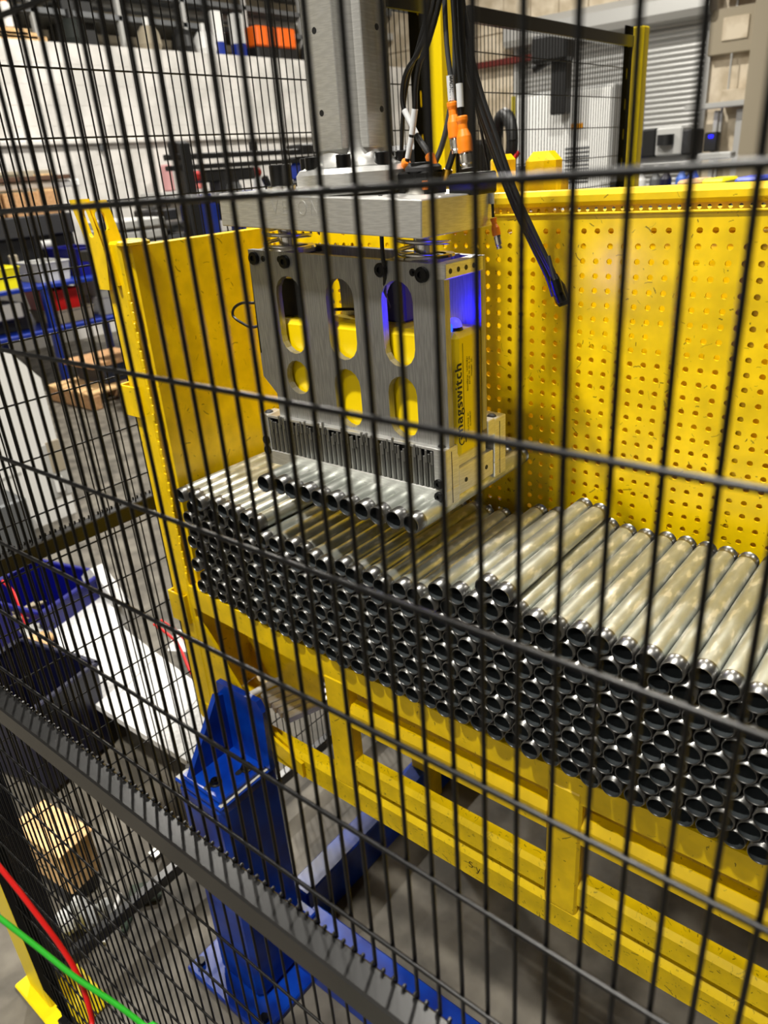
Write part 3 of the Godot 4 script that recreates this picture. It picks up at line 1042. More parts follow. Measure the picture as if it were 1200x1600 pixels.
		part("lettering", tm, M.ink, mg, Transform3D(Basis(Vector3(0, 1, 0), Vector3(0, 0, 1), Vector3(1, 0, 0)), V(-0.5109, q[1], q[2])))
	part("printed_line", span(-0.5112, -0.5106, -0.322, -0.203, -0.7665, -0.7659, 0.0), M.ink, mg)
	for k in 4:
		var pts := []
		for j in 7:
			var g := 0.5 + j * 0.28 + k * 1.57
			var rr := 0.0035 + 0.0022 * (k % 2) + 0.0005 * j
			pts.append(V(-0.5107, -0.327 + sin(g) * rr, -0.7615 + cos(g) * rr))
		part("logo_swirl", sweep(pts, 0.0007, 6), M.ink, mg)
	part("indicator_base", turned([[0.0, 0.004], [0.0105, 0.004], [0.0115, 0.0], [0.0, 0.0]], V(-0.5275, -0.189, -0.773)), M.black, t)
	var dome := turned([[0.0102, 0.0], [0.0098, 0.0035], [0.0085, 0.0065], [0.006, 0.0092], [0.003, 0.0106], [0.0, 0.011]], V(-0.5275, -0.185, -0.773))
	part("indicator_lamp", dome, M.blue_lamp, t)
	var bl := OmniLight3D.new()
	bl.name = "indicator_light"
	bl.light_color = Color(0.06, 0.04, 1.0)
	bl.light_energy = 0.020
	bl.light_size = 0.004
	bl.omni_range = 6.0
	bl.shadow_enabled = true
	t.add_child(bl)
	bl.position = V(-0.5275, -0.180, -0.773) - t.position
	part("status_lamp", one(V(-0.521, -0.183, -0.755), Vector3(0.006, 0.010, 0.006), 0.002), M.cyan_lamp, t)
	part("valve_block", span(-0.835, -0.775, -0.189, -0.135, -0.80, -0.765, 0.003), M.black, t)
	part("valve_block", span(-0.650, -0.612, -0.189, -0.128, -0.812, -0.785, 0.003), M.charcoal, t)
	# lower carriers with thin steel laminations
	for rear in 2:
		var za := -0.727 if rear == 0 else -0.846
		var zb := za - 0.031
		var y1 := -0.331 if rear == 0 else -0.325
		var cb := MB.new()
		cb.box(V(-0.688, -0.3995, (za + zb) / 2), Vector3(0.346, 0.023, 0.031), 0.001)
		cb.box(V(-0.8525, (y1 - 0.388) / 2, (za + zb) / 2), Vector3(0.017, y1 + 0.388, 0.031), 0.001)
		cb.box(V(-0.5245, (y1 - 0.388) / 2, (za + zb) / 2), Vector3(0.019, y1 + 0.388, 0.031), 0.001)
		cb.box(V(-0.688, y1 - 0.002, (za + zb) / 2), Vector3(0.311, 0.004, 0.031), 0.0005)
		var fr := part("pole_carrier", cb, M.alu, t)
		part("carrier_joint", span(-0.5152, -0.5145, -0.409, y1 - 0.006, za - 0.0145, za - 0.0139, 0.0), M.dark, fr)
		var lam := [MB.new(), MB.new()]
		for k in 68:
			var xa := -0.8435 + k * 0.00455
			var st := 0.008 + 0.005 * sin(k * 0.7) + rng.randf_range(-0.003, 0.003)
			var sg := 1.0 if rear == 0 else -1.0
			lam[k % 2].box(V(xa + 0.0022, (y1 - st - 0.388) / 2, (za + zb) / 2 + sg * (0.0128 + 0.0008 * (k % 2))), Vector3(0.0037, y1 - st + 0.388, 0.003), 0.0006)
			if k % 4:
				lam[(k + 1) % 2].box(V(xa + 0.0022, y1 - st - 0.003, (za + zb) / 2 + sg * 0.0150), Vector3(0.0036, 0.012 + 0.006 * (k % 2), 0.003), 0.0006)
		stuff(part("lamination_stack", lam[0], M.lamination, t))
		stuff(part("lamination_stack", lam[1], M.lamination_dark, t))
		part("lamination_backing", span(-0.844, -0.534, -0.388, y1 - 0.004, za - 0.008, zb + 0.008, 0.0), M.dark, t)
		if rear == 0:
			for q in [[-0.8525, -0.3725], [-0.8525, -0.3895], [-0.5265, -0.3795], [-0.5265, -0.3975]]:
				part("cap_screw", turned([[0.0, 0.001], [0.003, 0.001], [0.003, 0.003], [0.0065, 0.003], [0.007, 0.0025], [0.007, 0.0]], V(q[0], q[1], za), Vector3(0, 0, 1), 18), M.black, fr)
		for xx in [-0.8525, -0.5265]:
			part("button_screw", turned([[0.0, 0.0035], [0.004, 0.003], [0.006, 0.0015], [0.0068, 0.0]], V(xx, y1, za - 0.012), Vector3.UP, 18), M.charcoal, fr)
	var kb := part("keeper_block", span(-0.86, -0.516, -0.4045, -0.368, -0.8445, -0.7585, 0.001), M.alu, t)
	for z in [-0.775, -0.826]:
		part("tapped_hole", turned([[0.0, 0.0002], [0.0022, 0.0002], [0.0032, 0.0006], [0.0034, 0.0]], V(-0.516, -0.388, z), Vector3.RIGHT, 12), M.dark, kb)
	part("shoe_bar", span(-0.86, -0.522, -0.368, -0.353, -0.835, -0.762, 0.001), M.alu, t)
	part("rear_bracket", span(-0.56, -0.514, -0.346, -0.322, -0.846, -0.828, 0.001), M.alu, t)
	# sensor blocks with fittings on the top plate
	var sb := part("sensor_block", span(-0.603, -0.558, -0.036, -0.008, -0.812, -0.772, 0.002), M.black, t)
	part("clear_cap", turned([[0.022, 0.0], [0.022, 0.004], [0.019, 0.007], [0.0, 0.007]], V(-0.578, -0.008, -0.792), Vector3.UP, 28), M.charcoal, sb)
	part("orange_plug", one(V(-0.561, -0.023, -0.771), Vector3(0.008, 0.010, 0.004), 0.001), M.orange, sb)
	part("sensor_block", span(-0.543, -0.502, -0.037, -0.013, -0.835, -0.792, 0.002), M.black, t)
	part("brass_fitting", rod(V(-0.552, -0.022, -0.80), V(-0.548, -0.008, -0.80), 0.006, 8), mat(Color(0.75, 0.58, 0.2), 0.3, 1.0), t)


# ---------------------------------------------------------------- cables above the gripper
func connector(pts: Array, r: float, t: Node3D, nut := true) -> void:
	var a: Vector3 = pts[0]
	var b: Vector3 = pts[1]
	var l := a.distance_to(b)
	var m := turned([[0.0, 0.0], [r * 0.72, 0.0], [r * 0.78, l * 0.04], [r * 0.76, l * 0.12], [r * 0.6, l * 0.22], [r * 0.62, l * 0.36], [r * 0.95, l * 0.56], [r, l * 0.7], [r, l * 0.97], [r * 0.9, l], [0.0, l]], a, b - a, 18)
	part("orange_plug", m, M.orange, t)
	if nut:
		var d := (b - a).normalized()
		part("coupling_nut", turned([[0.0, 0.0], [r * 0.86, 0.0], [r * 0.92, 0.002], [r * 0.92, 0.011], [r * 0.8, 0.013], [r * 0.8, 0.016], [0.0, 0.016]], b, d, 12), M.chrome, t)


func cable(label: String, pts: Array, r: float, m: Material) -> Node3D:
	var t := thing("cable", label, "cable", pts[0], "cables hanging beside the tool column")
	part("jacket", sweep(pts, r), m, t)
	return t


func cables() -> void:
	var top := func(p: Vector3) -> Vector3: return p + Vector3(0.01, 0.5, 0.0)
	var a := [V(-0.545, 0.3, -0.800), V(-0.555, 0.183, -0.800), V(-0.566, 0.144, -0.800), V(-0.583, 0.116, -0.800), V(-0.601, 0.099, -0.800), V(-0.609, 0.080, -0.800), V(-0.608, 0.059, -0.800), V(-0.592, 0.032, -0.800), V(-0.573, 0.008, -0.800), V(-0.566, -0.006, -0.795)]
	var t := cable("black cable bowed furthest left beside the column, clear sleeve crossing down to the black sensor", a, 0.0030, M.cable)
	part("sleeve", rod(V(-0.608, 0.059, -0.800), V(-0.592, 0.032, -0.800), 0.0036, 10), M.sleeve, t)
	part("sleeve", rod(V(-0.590, 0.029, -0.800), V(-0.573, 0.008, -0.800), 0.0036, 10), M.grey_cable, t)
	part("orange_plug", rod(V(-0.5735, 0.009, -0.800), V(-0.566, -0.006, -0.796), 0.006, 14, 0.001), M.orange, t)
	var b := [V(-0.532, 0.3, -0.79), V(-0.540, 0.180, -0.790), V(-0.560, 0.125, -0.790), V(-0.576, 0.102, -0.790), V(-0.583, 0.078, -0.790), V(-0.585, 0.058, -0.790), V(-0.591, 0.032, -0.790), V(-0.600, 0.004, -0.790)]
	t = cable("black cable with long white sleeve ending in an orange plug on the column flange", b, 0.0030, M.cable)
	part("sleeve", rod(V(-0.585, 0.058, -0.790), V(-0.591, 0.032, -0.790), 0.0038, 10), M.sleeve, t)
	part("sleeve", rod(V(-0.592, 0.029, -0.790), V(-0.599, 0.007, -0.790), 0.0034, 10), M.sleeve, t)
	connector([V(-0.600, 0.004, -0.790), V(-0.620, -0.021, -0.790)], 0.0078, t, false)
	t = cable("thin black cable dropping straight down behind the crossed white sleeves", [V(-0.56, 0.3, -0.81), V(-0.567, 0.187, -0.810), V(-0.590, 0.124, -0.810), V(-0.607, 0.094, -0.810), V(-0.618, 0.055, -0.810), V(-0.625, -0.003, -0.810)], 0.0026, M.cable)
	t = cable("dark grey cable with white tag reading MAGNET A and an unplugged orange connector", [V(-0.545, 0.3, -0.80), V(-0.546, 0.182, -0.800), V(-0.545, 0.123, -0.800), V(-0.541, 0.086, -0.800), V(-0.540, 0.061, -0.800)], 0.0030, M.grey_cable)
	part("sleeve", rod(V(-0.5415, 0.087, -0.800), V(-0.540, 0.062, -0.800), 0.0042, 12), M.sleeve, t)
	var tm := TextMesh.new()
	tm.text = "MAGNET A"
	tm.font = font("Droid Sans")
	tm.font_size = 24
	tm.pixel_size = 0.00022
	tm.depth = 0.0004
	var face := Vector3(0.655, 0, 0.755)
	part("lettering", tm, M.ink, t, Transform3D(Basis(Vector3(0, -1, 0), face.cross(Vector3(0, -1, 0)), face), V(-0.5408, 0.0745, -0.800) + face * 0.0040))
	connector([V(-0.540, 0.061, -0.800), V(-0.536, 0.024, -0.800)], 0.0080, t)
	t = cable("black cable with blank white tag and the lowest hanging large orange connector", [V(-0.528, 0.3, -0.79), V(-0.529, 0.178, -0.790), V(-0.526, 0.120, -0.790), V(-0.522, 0.077, -0.790), V(-0.521, 0.045, -0.790)], 0.0030, M.cable)
	part("sleeve", rod(V(-0.5225, 0.077, -0.7895), V(-0.5215, 0.054, -0.7895), 0.0038, 12), M.sleeve, t)
	connector([V(-0.521, 0.045, -0.790), V(-0.516, 0.008, -0.790)], 0.0088, t)
	t = cable("short grey cable curving down to the black sensor on the top plate", [V(-0.545, 0.3, -0.82), V(-0.546, 0.14, -0.82), V(-0.549, 0.085, -0.82), V(-0.555, 0.059, -0.820), V(-0.563, 0.033, -0.820), V(-0.572, 0.013, -0.820), V(-0.580, -0.008, -0.812)], 0.0036, M.grey_cable)
	t = cable("short black hose running from the orange connectors down to the brass fitting", [V(-0.53, 0.3, -0.80), V(-0.528, 0.12, -0.805), V(-0.531, 0.04, -0.803), V(-0.536, 0.018, -0.80), V(-0.548, -0.008, -0.80)], 0.0040, M.rubber)
	var g := [[V(-0.53, 0.3, -0.82), V(-0.544, 0.184, -0.820), V(-0.534, 0.123, -0.820), V(-0.522, 0.072, -0.820), V(-0.502, 0.022, -0.820), V(-0.474, -0.037, -0.820), V(-0.444, -0.089, -0.820), V(-0.422, -0.124, -0.820), V(-0.412, -0.145, -0.820)], [V(-0.525, 0.3, -0.815), V(-0.534, 0.182, -0.815), V(-0.526, 0.121, -0.815), V(-0.512, 0.071, -0.815), V(-0.491, 0.021, -0.815), V(-0.466, -0.037, -0.815), V(-0.439, -0.085, -0.815), V(-0.417, -0.123, -0.815), V(-0.413, -0.134, -0.815)], [V(-0.54, 0.3, -0.83), V(-0.552, 0.187, -0.830), V(-0.544, 0.119, -0.830), V(-0.528, 0.066, -0.830), V(-0.507, 0.012, -0.830), V(-0.481, -0.044, -0.830), V(-0.457, -0.087, -0.830), V(-0.432, -0.129, -0.830), V(-0.422, -0.153, -0.830)]]
	var gl := ["thick black cable slanting down before the perforated wall, middle of three", "thick black cable slanting down before the perforated wall, uppermost of three", "thick black cable slanting down before the perforated wall, lowermost of three"]
	for k in 3:
		t = cable(gl[k], g[k], 0.0034, M.cable)
		var e: Vector3 = g[k][-1]
		var d: Vector3 = (e - g[k][-2]).normalized()
		if k < 2:
			part("black_plug", turned([[0.0, 0.0], [0.0045, 0.0], [0.006, 0.006], [0.006, 0.022], [0.0, 0.022]], e - d * 0.008, d, 12), M.black, t)
		else:
			part("black_plug", turned([[0.0, 0.0], [0.0055, 0.002], [0.0085, 0.010], [0.0085, 0.026], [0.006, 0.032], [0.0, 0.033]], e - d * 0.018 + Vector3(0.008, 0.003, 0.0), d, 14), M.black, t)
	part("cut_end", rod(V(-0.423, -0.106, -0.815), V(-0.414, -0.130, -0.812), 0.0026, 8), M.rubber, t)
	t = cable("thin cable with clear tag and a small orange connector dangling over the perforated wall", [V(-0.545, 0.3, -0.84), V(-0.556, 0.14, -0.84), V(-0.551, 0.101, -0.840), V(-0.536, 0.067, -0.840), V(-0.524, 0.020, -0.840), V(-0.515, -0.022, -0.840), V(-0.512, -0.049, -0.840), V(-0.511, -0.065, -0.840)], 0.0018, M.cable)
	part("sleeve", rod(V(-0.5145, -0.026, -0.840), V(-0.5125, -0.050, -0.840), 0.0030, 10), M.sleeve, t)
	connector([V(-0.511, -0.066, -0.840), V(-0.506, -0.086, -0.840)], 0.0052, t)
	t = cable("thin black cable looping out of the left side of the slotted cage", [V(-0.82, -0.168, -0.775), V(-0.855, -0.170, -0.77), V(-0.880, -0.1715, -0.760), V(-0.905, -0.173, -0.760), V(-0.925, -0.182, -0.760), V(-0.929, -0.194, -0.760), V(-0.911, -0.203, -0.760), V(-0.886, -0.208, -0.762), V(-0.85, -0.195, -0.78), V(-0.74, -0.178, -0.785), V(-0.66, -0.176, -0.79)], 0.0022, M.cable)
	t = cable("thin black cable running down in front of the right slot of the grey cage", [V(-0.60, -0.03, -0.735), V(-0.600, -0.085, -0.732), V(-0.602, -0.12, -0.736), V(-0.611, -0.145, -0.745), V(-0.622, -0.165, -0.765)], 0.0026, M.cable)


# ---------------------------------------------------------------- blue stand under the crate
func stand() -> void:
	var t := thing("steel_stand", "glossy blue steel stand with square column and gusseted bracket at the crate corner", "stand", V(-0.99, -H, -0.63))
	var col := MB.new()
	col.box(V(-0.992, -1.33, -0.627), Vector3(0.138, 0.55, 0.146), 0.012)
	part("column", col, M.blue, t)
	part("column_top", span(-1.062, -0.922, -1.056, -1.046, -0.702, -0.553, 0.003), M.blue, t)
	part("bare_edge", span(-1.060, -1.048, -1.0462, -1.0452, -0.68, -0.556, 0.0), M.light_grey, t)
	part("bare_edge", span(-0.932, -0.924, -1.0462, -1.0452, -0.70, -0.556, 0.0), M.light_grey, t)
	part("base_plate", span(-1.12, -0.868, -H, -1.604, -0.745, -0.505, 0.003), M.blue, t)
	for q in [[-1.098, -0.53], [-0.89, -0.53], [-0.89, -0.72]]:
		part("floor_anchor", rod(V(q[0], -1.604, q[1]), V(q[0], -1.592, q[1]), 0.010, 6), M.black, t)
	var br := Node3D.new()
	br.name = "bracket"
	t.add_child(br)
	part("bracket_base", one(V(-0.988, -1.0405, -0.620), Vector3(0.118, 0.011, 0.122), 0.004), M.blue, br)
	var bp := MB.new()
	bp.prism(PackedVector2Array([Vector2(-1.047, -1.036), Vector2(-0.912, -1.036), Vector2(-0.906, -0.897), Vector2(-0.920, -0.877), Vector2(-1.036, -0.880)]), 0.012, Transform3D(Basis.IDENTITY, V(0, 0, -0.676)))
	part("back_plate", bp, M.blue, br)
	var gm := MB.new()
	gm.prism(PackedVector2Array([Vector2(0.562, -1.036), Vector2(0.671, -1.036), Vector2(0.671, -0.905), Vector2(0.655, -0.898)]), 0.012, Transform3D(Basis(Vector3(0, 0, -1), Vector3.UP, Vector3(1, 0, 0)), V(-1.026, 0, 0)))
	part("gusset", gm, M.blue, br)
	for q in [[-1.048, -0.60], [-0.972, -0.585], [-0.952, -0.645]]:
		part("bolt", turned([[0.0, 0.012], [0.0045, 0.012], [0.0045, 0.008], [0.009, 0.008], [0.009, 0.003], [0.012, 0.002], [0.012, 0.0], [0.0, 0.0]], V(q[0], -1.035, q[1]), Vector3.UP, 14), M.black, br)
		var so := MB.new()
		so.prism(oval(0, 0, 0.0055, 0.012, 6), 0.0008, Transform3D(Basis(Vector3(1, 0, 0), Vector3(0, 0, 1), Vector3(0, -1, 0)), V(q[0] - 0.004, -1.0345, q[1] + 0.012)))
		part("slot", so, M.dark, br)
	# floor frame
	part("floor_beam", span(-0.93, 0.4, -H, -1.502, -0.745, -0.655, 0.004), M.blue, t)
	part("cross_beam", span(-1.018, -0.958, -H, -1.502, -1.62, -0.745, 0.004), M.blue, t)
	part("end_plate", span(-0.965, -0.90, -1.60, -1.48, -0.72, -0.70, 0.003), M.blue, t)
	part("bolt", rod(V(-0.935, -1.525, -0.70), V(-0.935, -1.525, -0.688), 0.011, 6), M.black, t)
	part("rear_floor_beam", span(-1.018, 0.4, -H, -1.502, -1.68, -1.62, 0.004), M.blue, t)


# ---------------------------------------------------------------- things on the floor
func tote(called: String, label: String, c: Vector3, s: Vector3, m: Material, yaw := 0.0, group := "") -> Node3D:
	# an open tray with sloping sides and a rolled rim; c is the middle of its bottom
	var t := thing(called, label, "bin", c, group)
	var bs := Basis(Vector3.UP, yaw)
	var b := MB.new()
	var w := 0.006
	b.box(c + Vector3(0, w / 2, 0), Vector3(s.x * 0.9, w, s.z * 0.9), 0.001, bs)
	for k in 4:
		var r := bs * Basis(Vector3.UP, k * PI / 2)
		var wide := s.x if k % 2 == 0 else s.z
		var deep := s.z if k % 2 == 0 else s.x
		var n := r * Vector3(0, 0, 1)
		var x := r * Vector3(1, 0, 0)
		var lo := c + n * deep * 0.45
		var hi := c + n * deep * 0.5 + Vector3(0, s.y, 0)
		b.quad(lo - x * wide * 0.45, lo + x * wide * 0.45, hi + x * wide * 0.5, hi - x * wide * 0.5, n)
		b.quad(lo - x * wide * 0.45 - n * w, lo + x * wide * 0.45 - n * w, hi + x * wide * 0.5 - n * w, hi - x * wide * 0.5 - n * w, -n)
	part("tray", b, m, t)
	var rim := MB.new()
	for k in 4:
		var r := bs * Basis(Vector3.UP, k * PI / 2)
		var wide := s.x if k % 2 == 0 else s.z
		var deep := s.z if k % 2 == 0 else s.x
		rim.box(c + Vector3(0, s.y, 0) + r * Vector3(0, 0, deep * 0.5), Vector3(wide + 0.02, 0.014, 0.02), 0.004, r)
	part("rim", rim, m, t)
	return t


func floor_things() -> void:
	# long white board lying over the floor beyond the side fence
	var t := thing("packing_board", "large crumpled white packing board lying slantwise on the floor beyond the fence", "board", V(-2.1, -1.45, -1.0))
	var b := MB.new()
	b.prism(PackedVector2Array([Vector2(-2.52, 0.98), Vector2(-2.62, 1.20), Vector2(-2.36, 1.16), Vector2(-2.2, 1.10), Vector2(-1.45, 1.02), Vector2(-1.47, 0.815), Vector2(-2.02, 0.80)]), 0.02, Transform3D(Basis(Vector3(1, 0, 0), Vector3(0, 0, -1), Vector3(0, 1, 0)), V(0, -1.44, 0)))
	part("sheet", b, M.foam, t)
	for k in 3:
		part("crease", one(V(-2.2 + k * 0.27, -1.428, -0.96 - 0.01 * k), Vector3(0.012, 0.004, 0.26 - 0.04 * k), 0.002, Basis(Vector3.UP, 0.35)), M.foam, t)
	part("support", span(-2.3, -1.7, -H, -1.452, -1.02, -0.90, 0.01), M.charcoal, t)
	t = thing("packing_wrap", "upright peak of white wrapping standing behind the packing board", "wrapping", V(-2.5, -1.43, -1.19))
	var w := MB.new()
	w.prism(PackedVector2Array([Vector2(-2.66, -1.43), Vector2(-2.36, -1.43), Vector2(-2.43, -1.36), Vector2(-2.50, -1.31), Vector2(-2.55, -1.34)]), 0.05, Transform3D(Basis.IDENTITY, V(0, 0, -1.20)))
	part("fold", w, M.foam, t)
	part("skirt", span(-2.6, -2.4, -H, -1.43, -1.23, -1.17, 0.01), M.foam, t)
	t = thing("white_box", "small white carton on the floor behind the packing board, beside red cords", "box", V(-1.95, -H, -1.33))
	part("body", one(V(-1.95, -1.56, -1.36), Vector3(0.26, 0.12, 0.16), 0.004, Basis(Vector3.UP, 0.5)), M.foam, t)
	part("flap", one(V(-1.98, -1.50, -1.27), Vector3(0.26, 0.004, 0.09), 0.001, Basis(Vector3.UP, 0.5) * Basis(Vector3.RIGHT, 0.4)), M.white, t)
	for k in 2:
		var z := -0.03 * k
		solo("cord", ["thin red cord trailing from the white carton, upper of two", "thin red cord trailing from the white carton, lower of two"][k], "cord", sweep([V(-2.12, -1.42, -1.17 + z), V(-1.98, -1.44, -1.16 + z), V(-1.86, -1.50, -1.12 + z), V(-1.72, -1.53 - 0.02 * k, -1.10 + z), V(-1.55, -1.54, -1.12 + z)], 0.005), M.red, "red cords")
	# bins
	t = tote("storage_bin", "bright blue plastic bin full of cable scraps beyond the side fence", V(-2.62, -1.60, -1.02), Vector3(0.36, 0.26, 0.30), M.bin_blue, 0.25)
	var scr := ["pale bundle of wire scraps heaped in the blue bin", "black bundle of wire scraps heaped in the blue bin", "grey clamp lying on scraps in the blue bin", "brown leather scrap lying in the blue bin"]
	for k in 4:
		var pts := []
		for j in 14:
			pts.append(V(-2.52 + k * 0.05 + rng.randf_range(-0.05, 0.05), -1.38 - 0.02 * k + rng.randf_range(-0.02, 0.03), -0.93 + 0.02 * k + rng.randf_range(-0.05, 0.05)))
		solo("wire_bundle" if k < 2 else ["clamp", "leather_scrap"][k - 2], scr[k], ["wire", "wire", "clamp", "scrap"][k], sweep(pts, [0.006, 0.006, 0.011, 0.014][k]), [M.beige, M.dark, M.light_grey, M.pale_wood][k])
	solo("cord", "red cord curling over the rim of the blue bin", "cord", sweep([V(-2.75, -1.33, -0.95), V(-2.62, -1.33, -0.93), V(-2.52, -1.36, -0.9), V(-2.46, -1.40, -0.88)], 0.006), M.red, "red cords")
	t = tote("storage_bin", "dark navy plastic bin standing on the floor before the packing board", V(-2.05, -1.60, -0.68), Vector3(0.34, 0.30, 0.26), M.navy, 0.2)
	# cartons and scraps along the bottom of the side fence
	t = thing("carton", "open tan cardboard carton with print beyond the side fence near the corner post", "box", V(-1.575, -H, -0.47))
	var bs := Basis(Vector3.UP, 0.12)
	part("body", one(V(-1.575, -1.505, -0.472), Vector3(0.19, 0.13, 0.09), 0.003, bs), M.pale_wood, t)
	part("lid", one(V(-1.575, -1.437, -0.472), Vector3(0.20, 0.005, 0.10), 0.002, bs), M.pale_wood, t)
	for k in 6:
		part("print_line", one(V(-1.60 + 0.004 * (k % 3), -1.46 - 0.015 * k, -0.4245), Vector3(0.10 - 0.012 * (k % 3), 0.005, 0.001), 0.0, bs), M.ink, t)
	part("pedestal", span(-1.66, -1.49, -H, -1.57, -0.515, -0.43, 0.004), M.charcoal, t)
	t = thing("plastic_bag", "crumpled clear plastic bag on the floor below the tan carton", "bag", V(-1.45, -H, -0.42))
	var bag := MB.new()
	for k in 12:
		bag.lathe([[0.0, -0.02], [0.02, -0.012], [0.027, 0.0], [0.02, 0.012], [0.0, 0.02]], Transform3D(Basis.from_euler(Vector3(rng.randf() * 3, rng.randf() * 3, 0)), V(-1.44 + rng.randf_range(-0.05, 0.05), -1.585 + rng.randf_range(-0.01, 0.02), -0.42 + rng.randf_range(-0.05, 0.05))), 7)
	part("film", bag, M.clear_bag, t)
	t = thing("work_glove", "grey and green work glove lying on the floor by the side fence rail", "glove", V(-1.37, -H, -0.56))
	part("palm", one(V(-1.365, -1.607, -0.565), Vector3(0.055, 0.022, 0.08), 0.009, Basis(Vector3.UP, -0.7)), mat(Color(0.30, 0.34, 0.30), 0.8), t)
	for k in 4:
		part("finger", rod(V(-1.385 + k * 0.013, -1.608, -0.535 + 0.008 * k), V(-1.355 + k * 0.013, -1.612, -0.49 + 0.008 * k), 0.007, 8, 0.003), mat(Color(0.20, 0.26, 0.21), 0.8), t)
	solo("tape_strip", "thin white strip lying on the floor before the grey glove", "tape", sweep([V(-1.42, -1.614, -0.525), V(-1.39, -1.612, -0.49), V(-1.36, -1.612, -0.455), V(-1.335, -1.614, -0.425)], 0.006), M.white)
	t = thing("steel_scrap", "small bright steel angle lying on the floor beyond the side fence rail", "scrap", V(-1.45, -H, -0.68))
	part("leg", one(V(-1.45, -1.575, -0.69), Vector3(0.03, 0.09, 0.006), 0.001, Basis(Vector3.RIGHT, 0.5)), M.steel, t)
	part("leg", one(V(-1.45, -1.612, -0.67), Vector3(0.03, 0.006, 0.06), 0.001), M.steel, t)
	# loose cords before the corner post
	solo("cord", "red cord hanging nearest the camera over the yellow corner post", "cord", sweep([V(-0.62, -0.44, -0.105), V(-0.573, -0.483, -0.114), V(-0.551, -0.506, -0.119), V(-0.518, -0.544, -0.124), V(-0.492, -0.576, -0.127), V(-0.477, -0.599, -0.126), V(-0.465, -0.624, -0.121), V(-0.455, -0.66, -0.112), V(-0.44, -0.9, -0.10)], 0.0022), M.red_cable, "loose cords")
	solo("cord", "bright green cord slanting nearest the camera over the yellow corner post", "cord", sweep([V(-0.60, -0.47, -0.08), V(-0.544, -0.511, -0.093), V(-0.525, -0.526, -0.100), V(-0.495, -0.551, -0.111), V(-0.466, -0.574, -0.121), V(-0.438, -0.595, -0.133), V(-0.416, -0.613, -0.141), V(-0.398, -0.631, -0.145), V(-0.38, -0.9, -0.13)], 0.0022), M.green_cable, "loose cords")
	# inside the crate's left bay
	t = thing("extrusion_bundle", "ribbed silver aluminium extrusion lying inside the left bay of the crate frame", "extrusion", V(-0.94, -0.975, -0.84))
	for k in 5:
		part("rib", one(V(-0.975 + k * 0.021, -0.965, -0.845 + k * 0.004), Vector3(0.018, 0.018, 0.20), 0.003, Basis(Vector3.UP, -0.35)), M.alu, t)
	solo("taped_rod", "white rod with pink tape bands lying across the silver extrusion", "rod", sweep([V(-1.03, -0.955, -0.735), V(-1.01, -0.948, -0.79), V(-0.985, -0.94, -0.85)], 0.007), M.white)


# ---------------------------------------------------------------- workshop to the left
func bx(called: String, label: String, cat: String, x0: float, x1: float, y0: float, y1: float, z0: float, z1: float, m: Material, group := "") -> Node3D:
	return thing(called, label, cat, V((x0 + x1) / 2, y0, (z0 + z1) / 2), group)


